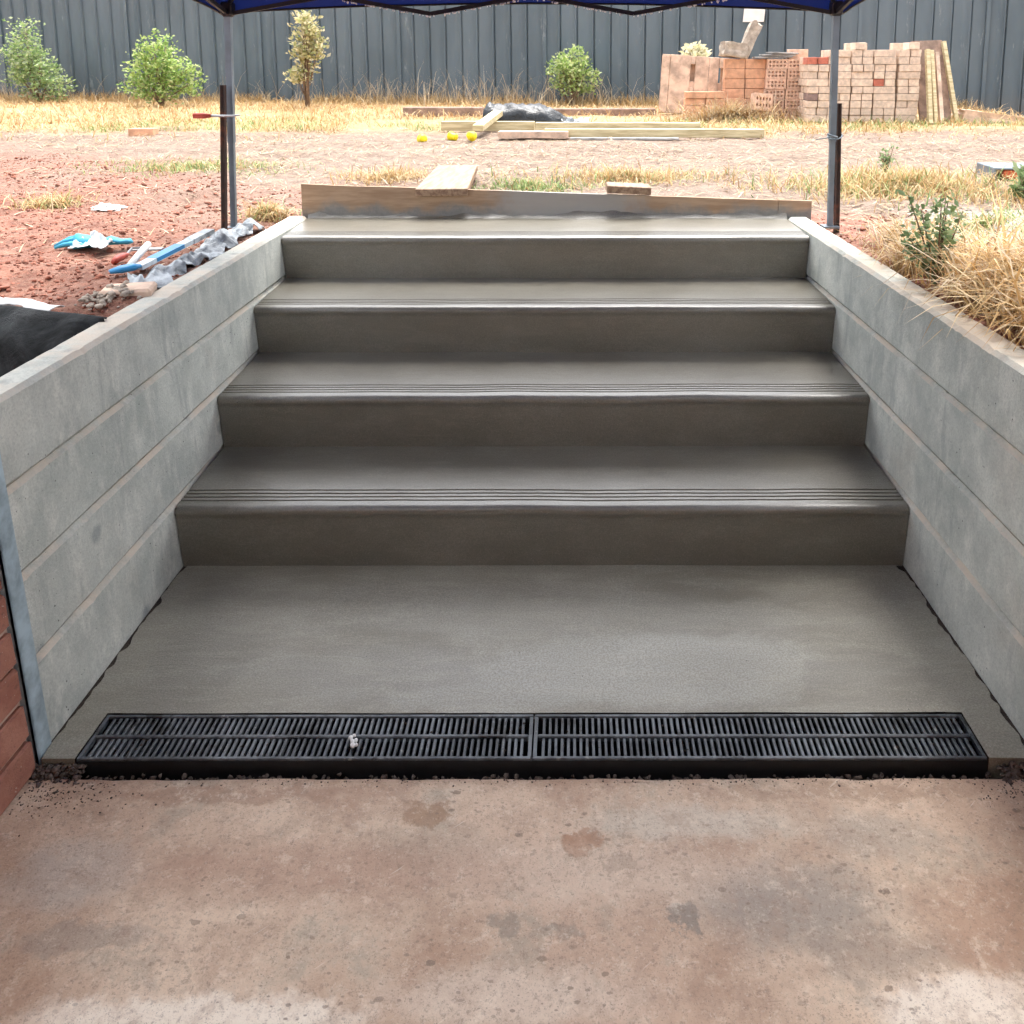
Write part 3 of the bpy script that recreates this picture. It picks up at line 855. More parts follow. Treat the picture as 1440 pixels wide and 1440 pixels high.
# star pickets that the gazebo legs are tied to
def picket(loc, top, lean, label):
    root = thing("star_picket", label, "star picket", loc, group="steel star pickets tied to the gazebo legs")
    hgt = top - loc[2]
    bm = bmesh.new()
    w, tk = .017, .005
    for a in (90, 215, 325):
        d = Vector((math.cos(R(a)), math.sin(R(a)), 0)); s = Vector((-d.y, d.x, 0))
        vv = []
        for z, off in ((-.03, 0), (hgt, lean)):
            for q, e in ((0, -1), (1, -1), (1, 1), (0, 1)):
                vv.append(bm.verts.new(d * (w * q - .001) + s * (e * tk / 2) + Vector((off, 0, z))))
        for q in ((3, 2, 1, 0), (4, 5, 6, 7), (0, 1, 5, 4), (1, 2, 6, 5), (2, 3, 7, 6), (3, 0, 4, 7)): bm.faces.new([vv[i] for i in q])
    from_bm("shaft", bm, "picket_rust", root)
    return root
picket((-1.552, 3.735, .775), 1.42, .036, "rust-brown star picket in front of the left gazebo leg")
picket((1.192, 3.80, .775), 1.335, -.016, "dark star picket against the right gazebo leg")
# red-handled pliers jammed between left picket and leg
cl = thing("wire_pliers", "red-handled pliers clamped across the left star picket", "pliers", (-1.535, 3.70, 1.288))
bm = bmesh.new(); tube(bm, [(-.105, -.004, .006), (-.06, -.004, .006), (-.03, 0, .002)], [.007, .008, .006], 8); from_bm("handle", bm, "red_plastic", cl, True)
bm = bmesh.new(); tube(bm, [(-.105, -.004, -.004), (-.06, -.004, -.004), (-.03, 0, 0)], [.006, .0075, .006], 8); from_bm("handle", bm, "red_plastic", cl, True)
bm = bmesh.new(); tube(bm, [(-.034, 0, .001), (.0, 0, 0), (.06, 0, .0), (.098, .0, .004)], [.006, .006, .0055, .002], 8); from_bm("jaw", bm, "tool_steel", cl, True)
# tie wire on the right leg
tw = thing("tie_wire", "twisted tie wire binding the right leg to its picket", "wire", (1.165, 3.79, 1.19))
bm = bmesh.new()
loop = [Vector((.030 * math.cos(a), .036 * math.sin(a), .012 * math.sin(a + .6))) for a in np.linspace(0, 6.1, 18)]
tube(bm, loop, .0035, 6); tube(bm, [(-.018, -.034, 0), (-.05, -.045, -.004), (-.10, -.05, -.012)], .0022, 6)
tube(bm, [(-.0, -.036, -.002), (-.03, -.05, .006), (-.045, -.04, .012)], .005, 6)
from_bm("strand", bm, "steel_grey", tw, True)

# ------------------------------------------------------------------ fence
FA, FB, FC = Vector((-13.5, 14.52, 0)), Vector((5.6, 11.75, 0)), Vector((9.6, 10.1, 0))
def fence(A_, B_, label, width, nsheet):
    d = (B_ - A_).normalized(); nrm = Vector((d.y, -d.x, 0))            # toward the camera
    root = thing("sheet_fence", label, "fence", (A_.x, A_.y, gz(A_.x, A_.y, False)), group="dark blue-grey steel sheet fences at the back of the yard")
    L = (B_ - A_).length
    pitch = .245
    per = 3
    s = 0.0
    i = 0
    while s < L - .05:
        e = min(L, s + per * pitch)
        prof = []
        q = s
        while q < e - .01:
            for (dx, dp) in ((0, 0), (.098, .003), (.196, 0), (.203, .024), (.219, .024), (.2225, -.035), (.237, -.035), (.2395, 0)):
                if q + dx <= e: prof.append((q + dx, dp))
            q += pitch
        prof.append((e + .012, -.001))
        zb = gz((A_ + d * s).x, (A_ + d * s).y, False) - .03
        V, Q = [], []
        zo = random.uniform(-.004, .004)
        for (u, dp) in prof:
            p = A_ + d * u + nrm * (dp + zo)
            for z in (zb, zb + .6, zb + 1.2, zb + 1.83): V.append((p.x, p.y, z))
        for k in range(len(prof) - 1):
            for j in range(3): Q.append((k * 4 + j, (k + 1) * 4 + j, (k + 1) * 4 + j + 1, k * 4 + j + 1))
        me = np_mesh("fence_sheet", V, quad=Q)
        add_local(link("fence_sheet", me, "fence_sheet"), root)
        s = e; i += 1
        if i % 3 == 0:
            p = A_ + d * s + nrm * .012
            bm = bmesh.new(); bar(bm, (p.x, p.y, zb - .02), (p.x, p.y, zb + 1.86), .05, .05, up=nrm)
            add_local(from_bm("fence_post", bm, "fence_sheet"), root)
    zA, zB = gz(A_.x, A_.y, False), gz(B_.x, B_.y, False)
    bm = bmesh.new(); bar(bm, A_ + nrm * .005 + Vector((0, 0, zA + 1.82)), B_ + nrm * .005 + Vector((0, 0, zB + 1.82)), .06, .04); add_local(from_bm("top_rail", bm, "fence_sheet"), root)
    return root
fence(FA, FB, "long blue-grey ribbed steel fence running behind the bushes and brick stacks", 0, 0)
fence(FB, FC, "last stretch of blue-grey ribbed fence turning away at the right edge", 0, 0)
def fence_at(x):
    f = (x - FA.x) / (FB.x - FA.x); return FA.lerp(FB, f)
p = fence_at(2.53)
fdir = (FB - FA).normalized(); ang = math.atan2(fdir.y, fdir.x)
sg = thing("fence_sign", "blank white sheet fixed to the fence above the brick stacks", "sign", (p.x, p.y - .045, 2.2), ang)
bm = bmesh.new(); box(bm, (0, 0, 0), (.29, .006, .2), bevel=.001)
for v in bm.verts: v.co.y += .012 * nz(v.co.x, v.co.z, 6, 1); v.co.x += v.co.z * .08
from_bm("panel", bm, "white_paper", sg)

# ------------------------------------------------------------------ grass and foliage
STRAW = np.array([[.52, .36, .16], [.6, .46, .25], [.44, .28, .12], [.66, .53, .33], [.5, .31, .13], [.36, .23, .11]])
PALE = np.array([[.55, .45, .31], [.48, .38, .26], [.6, .5, .36]])
GREEN = np.array([[.20, .30, .10], [.28, .36, .13], [.16, .26, .09], [.38, .42, .18]])
def blades(P, length, width, lean, pal, droop=.5, rand=rng):
    """P Nx3 roots -> V,quads,tris,tint of curved tapered blades (3 segments)"""
    N = len(P); az = rand.uniform(0, 6.283, N)
    L = np.asarray(length); ln = np.asarray(lean)
    d = np.stack([np.cos(az), np.sin(az), np.zeros(N)], 1)
    s = np.stack([-np.sin(az + rand.uniform(-.8, .8, N)), np.cos(az), np.zeros(N)], 1)
    w = (np.asarray(width) * np.ones(N))[:, None]
    pts = [P]
    ang = ln.copy()
    for k in range(3):
        seg = L / 3
        pts.append(pts[-1] + d * (np.sin(ang) * seg)[:, None] + np.array([0, 0, 1]) * (np.cos(ang) * seg)[:, None])
        ang = ang + droop * rand.uniform(.2, 1.4, N)
    ws = [1, .85, .6]
    Vv = []
    for k in range(3):
        Vv += [pts[k] - s * w * ws[k] / 2, pts[k] + s * w * ws[k] / 2]
    Vv.append(pts[3])
    V_ = np.stack(Vv, 1)                                     # N,7,3
    b = (np.arange(N) * 7)[:, None]
    q = np.concatenate([b + np.array([0, 1, 3, 2]), b + np.array([2, 3, 5, 4])], 0)
    tr = b + np.array([4, 5, 6])
    c = pal[rand.integers(0, len(pal), N)] * rand.uniform(.75, 1.15, (N, 1))
    return V_.reshape(-1, 3), q, tr, np.repeat(c, 7, 0)
def merge(name, sets, material, smooth=False):
    V_, q_, t_, c_ = [], [], [], []; o_ = 0
    for v, q, t_r, c in sets:
        V_.append(v); q_.append(q + o_); t_.append(t_r + o_); c_.append(c); o_ += len(v)
    return np_mesh(name, np.concatenate(V_), tri=np.concatenate(t_), quad=np.concatenate(q_), tint=np.concatenate(c_))
def roots(N, fx, ok, dz=-.01):
    out = []
    while len(out) < N:
        x, y = fx()
        if ok(x, y): out.append((x, y, gz(x, y, False) + dz))
    return np.array(out)
def in_fence(x, y):
    f = fence_at(x).y if x < 5.6 else FB.y + (x - 5.6) * (FC.y - FB.y) / (FC.x - FB.x)
    return y < f - .04
keep_out = [(-2.2, 9.9, 1.0, 10.4)]
def band_ok(x, y):
    if not in_fence(x, y): return False
    edge = 8.25 + .5 * nz(x, 0, .7, 3) + (1.35 if -2.3 < x < 1.0 else 0) - .25 * (x > 1.6)
    if y < edge: return random.random() < .10 and y > edge - .9
    if 1.0 < x < 4.3 and 9.45 < y < 10.6: return False
    return fbm(x, y, 1.1, 9, 2) > -.25 or random.random() < .25
N = 46000
P = roots(N, lambda: (random.uniform(-11.5, 7.5), random.uniform(7.4, 14.2)), band_ok)
sets = [blades(P, rng.uniform(.05, .19, N) * (1 + .6 * (rng.random(N) < .1)), rng.uniform(.006, .012, N), rng.uniform(.3, 1.4, N), STRAW, .75)]
N = 9000                                                          # taller stalks against the fence
P = roots(N, lambda: (lambda x: (x, fence_at(x).y - abs(random.gauss(.12, .28)) - .06))(random.uniform(-11, 5.4)), lambda x, y: in_fence(x, y) and fbm(x, y, .8, 2, 2) > -.3)
sets.append(blades(P, rng.uniform(.08, .27, N), rng.uniform(.005, .009, N), rng.uniform(.05, .8, N), STRAW, .6))
N = 700
P = roots(N, lambda: (lambda x: (x, fence_at(x).y - abs(random.gauss(.2, .3)) - .1))(random.choice([random.uniform(-3.2, .6), random.uniform(-11, 5)])), in_fence)
sets.append(blades(P, rng.uniform(.35, .75, N), rng.uniform(.004, .008, N), rng.uniform(.05, .6, N), PALE, .65))
N = 3000
P = roots(N, lambda: (random.uniform(-10, 5), random.uniform(8.3, 9.4)), lambda x, y: fbm(x, y, .8, 21, 2) > .15 and not (1.0 < x < 4.3 and y > 9.3))
sets.append(blades(P, rng.uniform(.05, .15, N), rng.uniform(.006, .01, N), rng.uniform(.2, 1, N), GREEN, .5))
o = link("dry_grass", merge("dry_grass", sets, None), "blades"); tag(o, "matted dry yellow grass covering the yard along the fence", "grass", kind="stuff")

# straw litter lying over the bare yard
N = 26000
def lit_ok(x, y):
    if WX0 - .15 < x < WX1 + .15 and y < 4.1: return False
    lim = .9 if (y + .75 * x) > 3.6 else .16
    return random.random() < lim * (.5 + .5 * (fbm(x, y, 1.2, 4, 2) > -.1)) and pit_mask(x, y) < .01
P = roots(N, lambda: (random.uniform(-7.5, 6.0), 3.0 + 5.6 * random.random() ** 1.0), lit_ok, .006)
P[:, 2] += np.array([.03 * fbm(x, y, 2.2, 1.0, 3) for x, y, _ in P])
sets = [blades(P, rng.uniform(.03, .13, N), rng.uniform(.004, .009, N), rng.uniform(1.25, 1.58, N), np.concatenate([PALE, PALE * np.array([.8, .66, .6])]), .12)]
o = link("straw_litter", merge("straw_litter", sets, None), "blades"); tag(o, "pale straw litter strewn over the bare yard", "straw", kind="stuff")

# grass patches in the middle of the yard
def patch(name, cx, cy, rx, ry, n_, pals, lo, hi, label, wd=(.004, .008), kind="stuff", lean=(.1, 1.1), droop=.6):
    pts = []
    while len(pts) < n_:
        a, r_ = random.uniform(0, 6.283), abs(random.gauss(0, .55))
        if r_ > 1.3: continue
        x, y = cx + rx * r_ * math.cos(a), cy + ry * r_ * math.sin(a)
        if WX0 - .01 < x < WX1 + .07 and y < WY1: continue
        pts.append((x, y, gz(x, y) - .012))
    P_ = np.array(pts)
    s_ = []
    k = 0
    for pal, fr in pals:
        m_ = int(n_ * fr); q = P_[k:k + m_]; k += m_
        s_.append(blades(q, rng.uniform(lo, hi, len(q)), rng.uniform(*wd, len(q)), rng.uniform(*lean, len(q)), pal, droop))
    o = link(name, merge(name, s_, None), "blades")
    return tag(o, label, "grass", kind=kind)
patch("green_grass", -2.55, 5.75, .75, .38, 2600, [(GREEN, .6), (STRAW, .4)], .03, .10, "low green grass patch behind the left picket")
patch("green_grass", -.25, 4.95, .42, .22, 1500, [(GREEN, .8), (STRAW, .2)], .03, .10, "bright green grass patch just behind the form board")
patch("dry_grass", .35, 5.25, .75, .35, 2200, [(STRAW, .85), (GREEN, .15)], .04, .14, "straw-yellow grass patch behind the short offcut")
patch("dry_grass", -1.15, 5.3, .35, .3, 1000, [(STRAW, 1.0)], .05, .15, "dry grass patch left of the brown plank")
patch("dry_grass", 1.9, 4.85, .85, .55, 5200, [(STRAW, .8), (GREEN, .2)], .05, .19, "wide dry grass patch behind the right gazebo leg")
patch("dry_grass", 2.9, 4.5, .8, .5, 3000, [(STRAW, .75), (GREEN, .25)], .05, .18, "dry grass patch at the right edge below the tray")
patch("green_grass", 1.85, 3.75, .4, .35, 900, [(GREEN, .75), (STRAW, .25)], .03, .10, "thin green weeds on the grey gravel")
patch("dry_grass", 1.75, 9.45, .8, .12, 1500, [(STRAW, .7), (PALE, .3)], .12, .42, "tall dry grass standing before the pallet and orange bricks", (.005, .009))
def tussock(cx, cy, r, n_, hi, label, pals, wd=(.004, .0075)):
    pts = []
    while len(pts) < n_:
        a, rr = random.uniform(0, 6.283), abs(random.gauss(0, .5))
        x, y = cx + r * rr * math.cos(a), cy + r * rr * math.sin(a)
        if rr > 1.4 or (WX0 - .05 < x < WX1 + .06 and y < WY1): continue
        pts.append((x - cx, y - cy, gz(x, y) - gz(cx, cy) - .01))
    P_ = np.array(pts); s_ = []; k = 0
    for pal, fr in pals:
        m_ = int(n_ * fr); q = P_[k:k + m_]; k += m_
        s_.append(blades(q, rng.uniform(hi * .45, hi, len(q)), rng.uniform(*wd, len(q)), rng.uniform(.15, 1.0, len(q)), pal, .75))
    o = link("grass_tussock", merge("grass_tussock", s_, None), "blades"); o.location = (cx, cy, gz(cx, cy))
    return tag(o, label, "tussock", "dry grass tussocks around the stairs")
tussock(1.46, 2.44, .36, 3800, .42, "biggest dry straw tussock, spilling beside the right wall", [(STRAW * 1.3, .75), (PALE * 1.4, .25)], (.005, .0095))
tussock(1.32, 2.12, .2, 900, .36, "dry straw tussock hanging over the right wall nearest the viewer", [(STRAW * 1.3, .75), (PALE * 1.4, .25)], (.005, .0095))
tussock(1.78, 2.85, .26, 1000, .3, "dry straw tussock behind the biggest one at the right edge", [(STRAW, .8), (GREEN, .2)])
tussock(1.28, 3.02, .24, 800, .32, "sparse dry tussock on red soil beside the right wall", [(STRAW * 1.25, .7), (PALE * 1.3, .3)])
tussock(1.33, 3.42, .16, 220, .24, "small thin tussock on red soil below the right leg", [(STRAW, .7), (PALE, .3)])
tussock(-1.44, 3.98, .14, 420, .15, "dry tussock between the left picket and the form board", [(STRAW, .85), (GREEN, .15)])
tussock(-2.72, 4.38, .18, 520, .15, "low dry tussock on the red soil at the far left", [(STRAW, .8), (GREEN, .2)])

def leaves(centres, size, pal, rand=rng):
    """diamond leaves folded along the midrib: N centres -> arrays"""
    N_ = len(centres)
    d = rand.normal(size=(N_, 3)); d[:, 2] = np.abs(d[:, 2]) * .5 + .1; d /= np.linalg.norm(d, axis=1)[:, None]
    s = np.cross(d, rand.normal(size=(N_, 3))); s /= np.linalg.norm(s, axis=1)[:, None]
    up = np.cross(s, d)
    L = (np.asarray(size) * rand.uniform(.6, 1.35, N_))[:, None]
    V_ = np.stack([centres, centres + d * L * .45 + s * L * .28 + up * L * .07, centres + d * L, centres + d * L * .45 - s * L * .28 + up * L * .07], 1)
    b = (np.arange(N_) * 4)[:, None]
    t_ = np.concatenate([b + np.array([0, 1, 2]), b + np.array([0, 2, 3])], 0)
    c = pal[rand.integers(0, len(pal), N_)] * rand.uniform(.7, 1.2, (N_, 1))
    return V_.reshape(-1, 3), t_, np.repeat(c, 4, 0)
def bush(x, y, h, lobes, n_, leaf, pal, label, group=None, stems=6):
    z0 = gz(x, y, False)
    root = thing("bush", label, "bush", (x, y, z0), group=group)
    cen = []
    tot = sum(l[3] * l[4] * l[5] for l in lobes)
    twigs = []
    for (lx, ly, lz, rx, ry, rz) in lobes:
        m_ = max(12, int(n_ * rx * ry * rz / tot / 16))
        for _ in range(m_):                                 # small clumps with gaps between
            v = Vector((random.gauss(0, 1), random.gauss(0, 1), random.gauss(0, 1))).normalized() * random.random() ** .38
            cc = (lx + v.x * rx, ly + v.y * ry, lz + v.z * rz)
            twigs.append(cc)
            rr = random.uniform(.03, .06) * (h ** .4)
            for _ in range(16): cen.append((cc[0] + random.uniform(-1.6, 1.6) * rr, cc[1] + random.uniform(-1.6, 1.6) * rr, max(.02, cc[2] + random.uniform(-1.5, 1.3) * rr)))
    V_, t_, c_ = leaves(np.array(cen), leaf, pal)
    link("crown", np_mesh("crown", V_, tri=t_, tint=c_), "leaves", root)
    bm = bmesh.new()
    for k in range(stems):
        l = lobes[k % len(lobes)]
        e = Vector((l[0] + random.uniform(-.4, .4) * l[3], l[1] + random.uniform(-.4, .4) * l[4], l[2] + .2 * l[5]))
        b0 = Vector((random.uniform(-.03, .03), random.uniform(-.03, .03), -.03))
        mid = b0.lerp(e, .5) + Vector((random.uniform(-.05, .05), 0, .04))
        tube(bm, [b0, mid, e], [.016, .011, .005], 6)
    for cc in random.sample(twigs, min(26, len(twigs))):
        l = Vector(cc); s = Vector((l.x * .3, l.y * .3, l.z * .45)); tube(bm, [s, s.lerp(l, .6) + Vector((0, 0, .02)), l], [.005, .004, .002], 4)
    from_bm("stem", bm, "bark", root, True)
    return root
BG1 = np.array([[.3, .42, .16], [.42, .54, .22], [.34, .46, .22], [.55, .62, .34], [.2, .32, .12], [.46, .54, .36]])
BG2 = np.array([[.36, .5, .14], [.5, .62, .22], [.28, .42, .12], [.6, .68, .34], [.2, .34, .1]])
PLB = np.array([[.55, .50, .26], [.66, .60, .36], [.48, .46, .22], [.72, .66, .46], [.42, .46, .2]])
BG4 = np.array([[.36, .48, .16], [.50, .60, .26], [.28, .42, .12], [.58, .66, .36]])
bush(-8.05, 12.95, 1.35, [(-.12, 0, 1.05, .16, .14, .3), (-.2, 0, .75, .3, .25, .32), (0, 0, .5, .36, .3, .3), (.18, -.05, .28, .36, .3, .26), (-.3, 0, .4, .2, .2, .3)], 3400, .052, BG1, "tall leaning green bush at the far left of the fence")
bush(-5.72, 11.95, 1.05, [(0, 0, .8, .22, .2, .26), (-.05, 0, .5, .42, .3, .34), (.18, 0, .36, .38, .3, .3), (-.3, 0, .28, .3, .25, .22)], 4000, .052, BG2, "broad bright green bush left of the gazebo leg")
bush(-3.62, 11.7, 1.3, [(0, 0, 1.12, .14, .12, .2), (.06, 0, .85, .19, .16, .26), (-.03, 0, .62, .16, .15, .2), (-.1, 0, .42, .13, .1, .1)], 1700, .062, PLB, "tall thin bush with pale dying leaves on a bare trunk", stems=5)
bush(-.02, 12.05, .9, [(0, 0, .62, .27, .24, .26), (.06, 0, .38, .32, .26, .24), (-.12, 0, .45, .22, .2, .24)], 2100, .055, BG4, "round yellow-green bush near the middle of the fence")
bush(1.58, 10.95, .85, [(0, 0, .74, .15, .1, .1), (-.06, 0, .62, .16, .12, .12)], 260, .085, np.array([[.78, .74, .5], [.7, .66, .42], [.84, .8, .62]]), "cream-leaved dried plant poking up behind the pallet", stems=4)
# weeds by the right-hand wall
def weed(x, y, h, n_, leaf, pal, label):
    root = thing("weed", label, "weed", (x, y, gz(x, y)), group="green weeds on the right bank")
    bm = bmesh.new(); cen = []
    for k in range(9):
        a = random.uniform(0, 6.283); l_ = random.uniform(.3, 1) * h; sp = random.uniform(.05, .38) * h
        e = Vector((math.cos(a) * sp, math.sin(a) * sp, l_)); m_ = e * .5 + Vector((0, 0, .03 * h))
        tube(bm, [(0, 0, -.01), m_, e], [.004, .003, .0015], 5)
        for q in range(n_ // 9):
            f = random.uniform(.15, 1); p_ = (m_ * (f * 2) if f < .5 else m_.lerp(e, f * 2 - 1)); cen.append((p_.x + random.gauss(0, .014), p_.y + random.gauss(0, .014), p_.z + random.gauss(0, .01)))
    from_bm("stem", bm, "bark", root, True)
    V_, t_, c_ = leaves(np.array(cen), leaf, pal); link("foliage", np_mesh("foliage", V_, tri=t_, tint=c_), "leaves", root)
WG = np.array([[.2, .29, .13], [.28, .38, .18], [.16, .24, .11], [.38, .46, .26]])
weed(1.2, 2.74, .3, 520, .026, WG, "upright leafy green weed between the tussocks at the right wall")
weed(2.42, 4.5, .2, 110, .06, WG, "broad-leaved green weed at the right edge among dry grass")
weed(2.05, 5.55, .24, 130, .03, WG, "sparse spindly weed beyond the right leg")

# red clods near the stairs
pts, sz = [], []
while len(pts) < 14000:
    y = 2.3 + 4.2 * random.random() ** 1.6; x = random.uniform(-4.6, -1.33) if random.random() < .88 else random.uniform(1.13, 1.7)
    if x > 0 and y > 4.1: continue
    if pit_mask(x, y) > .02 or (y + .75 * x) > 3.6 and x < 0: continue
    s = random.uniform(.0025, .007) if random.random() < .93 else random.uniform(.007, .015)
    pts.append((x, y, gz(x, y) + s * .2)); sz.append(s)
scatter_rocks("soil_clods", pts, sz, "clod", "crumbly red clods scattered over the bare soil", "soil")
pts, sz = [], []
while len(pts) < 500:
    x, y = random.gauss(1.9, .25), random.gauss(3.5, .3); s = random.uniform(.004, .014); pts.append((x, y, gz(x, y) + s * .2)); sz.append(s)
scatter_rocks("bank_gravel", pts, sz, "rubble", "loose grey gravel on the right bank", "gravel")
pts, sz = [], []
for _ in range(110):
    x, y = random.gauss(-1.42, .03), random.gauss(2.53, .045); s = random.uniform(.004, .011); pts.append((x, y, gz(x, y) + s)); sz.append(s)
scatter_rocks("gravel_pile", pts, sz, "rubble", "little heap of dark gravel behind the left wall", "gravel")

# ------------------------------------------------------------------ yard things
# old sleepers and long beam in the grass
plank("timber_sleeper", (-1.55, 10.28, .945), (.95, .2, .13), (0, 0, R(-2)), "old_sleeper", "short old brown sleeper in the grass behind the black-wrapped bundle", "sleeper", bev=.008)
plank("timber_sleeper", (-.05, 10.42, .935), (2.1, .2, .1), (0, 0, R(1)), "old_sleeper", "long old brown sleeper half sunk in the grass below the round bush", "sleeper", bev=.008)
# stack of treated timbers on the ground
G_T = "timbers stacked on the ground in the yard"
plank("timber_beam", (-.82, 8.25, .925), (.9, .09, .09), (0, 0, R(-2)), "pale_timber", "short pale beam at the back left of the timber heap", "timber", G_T)
plank("timber_beam", (.42, 8.05, .925), (1.55, .09, .09), (0, 0, R(-3)), "pale_timber", "pale beam at the back right of the timber heap", "timber", G_T)
plank("timber_beam", (-.35, 7.6, .895), (.62, .14, .06), (0, 0, R(-1)), "weathered_timber", "short orange-brown beam under the front of the heap", "timber", G_T)
plank("timber_beam", (.72, 7.62, .905), (1.95, .09, .075), (0, 0, R(-3)), "pale_timber", "longest pale beam at the front of the timber heap", "timber", G_T)
plank("steel_strip", (.45, 7.45, .868), (.95, .07, .02), (0, 0, R(-2)), "grey_timber", "flat grey strip lying before the front beam", "strip")
plank("timber_offcut", (-.80, 8.1, .99), (.1, .95, .055), (R(5), 0, R(-6)), "pale_timber", "whitish timber offcut propped across the heap beside the yellow caps", "offcut")
# yellow star-picket caps
def cap(x, y, z, rx, rz, label):
    bm = bmesh.new()
    prof = [(0, .052), (.018, .052), (.026, .046), (.028, .03), (.033, .0), (.040, -.004), (.040, -.010), (.030, -.010), (.025, .026), (0, .028)]
    rings = []
    for (r, h) in prof:
        rings.append([bm.verts.new((max(r, .0005) * math.cos(2 * math.pi * k / 14), max(r, .0005) * math.sin(2 * math.pi * k / 14), h)) for k in range(14)])
    for a, b in zip(rings, rings[1:]):
        for k in range(14): bm.faces.new((a[k], a[(k + 1) % 14], b[(k + 1) % 14], b[k]))
    o = from_bm("safety_cap", bm, "yellow_cap", None, True); o.location = (x, y, z); o.rotation_euler = (rx, 0, rz); o.scale = (1.15,) * 3
    tag(o, label, "cap", "yellow plastic safety caps")
cap(-1.30, 7.35, .875, R(80), R(20), "yellow safety cap lying alone on bare ground left of the heap")
cap(-1.07, 7.5, .885, R(95), R(60), "yellow safety cap in the middle, at the left end of the heap")
cap(-.885, 7.45, .892, R(75), R(-15), "yellow safety cap against the whitish offcut")
# black plastic bundle
def lump(name, prof, loc, material, label, cat, wr_=.05, seg=28, rows=40, yr=.22, seed=0.0):
    """prof(f)-> (z top height, half depth); a wrapped bundle lying along x"""
    V_, Q_ = [], []
    for i in range(rows + 1):
        f = i / rows; x, h, d = prof(f)
        for k in range(seg):
            a = 2 * math.pi * k / seg
            zz_ = max(0, math.sin(a)) ** .8 * h if math.sin(a) > 0 else 0
            p_ = Vector((x, math.cos(a) * d, zz_))
            wv = wr_ * (fbm(f * 3, a * 1.2, 1.7, seed, 4) + .5 * abs(nz(f * 4, a, 3, seed + 5)))
            p_ += Vector((.3 * wv, math.cos(a) * wv, max(0, math.sin(a)) * wv))
            V_.append(p_[:])
    for i in range(rows):
        for k in range(seg): Q_.append((i * seg + k, i * seg + (k + 1) % seg, (i + 1) * seg + (k + 1) % seg, (i + 1) * seg + k))
    me = np_mesh(name, V_, quad=Q_)
    bm = bmesh.new(); bm.from_mesh(me); bmesh.ops.holes_fill(bm, edges=[e for e in bm.edges if e.is_boundary]); bm.to_mesh(me); bm.free()
    o = link(name, me, material, None, True); o.location = loc
    return tag(o, label, cat)
def bprof(f):
    x = -.46 + 1.12 * f
    h = .235 * (1 - sstep(.45, .92, f) * .86) * sstep(-.1, .05, f)
    return x, h, .2 * (1 - .5 * sstep(.5, .95, f))
lump("wrapped_bundle", bprof, (-.45, 8.75, .872), "black_film", "black plastic-wrapped bundle tapering to the right behind the timber heap", "bundle", seed=2)
lump("plastic_packet", lambda f: (-.14 + .28 * f, .085, .1), (.02, 8.72, .872), "grey_film", "small crumpled silver packet at the thin end of the black bundle", "packet", seed=8, rows=14)
# lone brick in the grass
bm = bmesh.new(); box(bm, (0, 0, .036), (.235, .11, .076), bevel=.004)
o = from_bm("loose_brick", bm, "orange_brick"); o.location = (-4.0, 7.95, gz(-4, 7.95, False) - .005); tag(o, "single brown brick lying alone in the yard on the left", "brick")

# ---- brick stacks
me_s = [brick_mesh("brick", .226, .11, .074, .004, .0015) for _ in range(3)]
me_h = [brick_mesh("brick", .109, .226, .074, .004, .0015) for _ in range(3)]
for me in me_s + me_h: me.materials.append(M["paver_brick"])
def recolour(me, name):
    c = me.copy(); c.materials.clear(); c.materials.append(M[name]); return c
red_h, dark_h, dark_s = recolour(me_h[0], "paver_red"), recolour(me_h[1], "paver_dark"), recolour(me_s[0], "paver_dark")
stk = thing("brick_stack", "tall stack of tan paving bricks in uneven columns beside the leaning planks", "brick stack", (3.2, 9.45, gz(3.2, 9.45, False)), R(-3))
colx = [-.565, -.325, -.085, .155, .395]
for ci, cx in enumerate(colx):
    n_ = [9, 10, 11, 10, 11][ci] 
    x_off = 0.0
    for c in range(n_):
        z = .038 + c * .0775
        x_off += random.uniform(-.003, .008)
        if c in (5, 8): x_off -= .012
        yj = random.uniform(-.014, .014)
        if c == n_ - 1 and ci in (2, 4): kinds = ["h1"]
        elif random.random() < .5: kinds = ["s"]
        else: kinds = ["h", "h"]
        if kinds == ["s"]:
            for row in (0, 1):
                me = dark_s if (ci == 0 and c == 4 and row == 0) else random.choice(me_s)
                o = link("brick", me, None, stk); o.location = (cx + x_off, -.17 + yj + row * .118, z); o.rotation_euler[2] = random.uniform(-.02, .02)
        else:
            for hx in ((-.058, .058) if kinds == ["h", "h"] else (.03 * (1 if ci == 4 else -1),)):
                me = random.choice(me_h)
                if (ci, c) == (3, 5) and hx < 0: me = red_h
                if ci == 0 and c == 8: me = red_h
                if ci == 0 and c == 3 and hx < 0: me = dark_h
                o = link("brick", me, None, stk); o.location = (cx + hx + x_off, -.11 + yj, z); o.rotation_euler[2] = random.uniform(-.02, .02)
        if (ci + c) % 2 == 0:
            o = link("brick", random.choice(me_s), None, stk); o.location = (cx + x_off, .1, z)
        else:
            o = link("brick", random.choice(me_h), None, stk); o.location = (cx + x_off - .06, .12, z)
            o = link("brick", random.choice(me_h), None, stk); o.location = (cx + x_off + .06, .12, z)
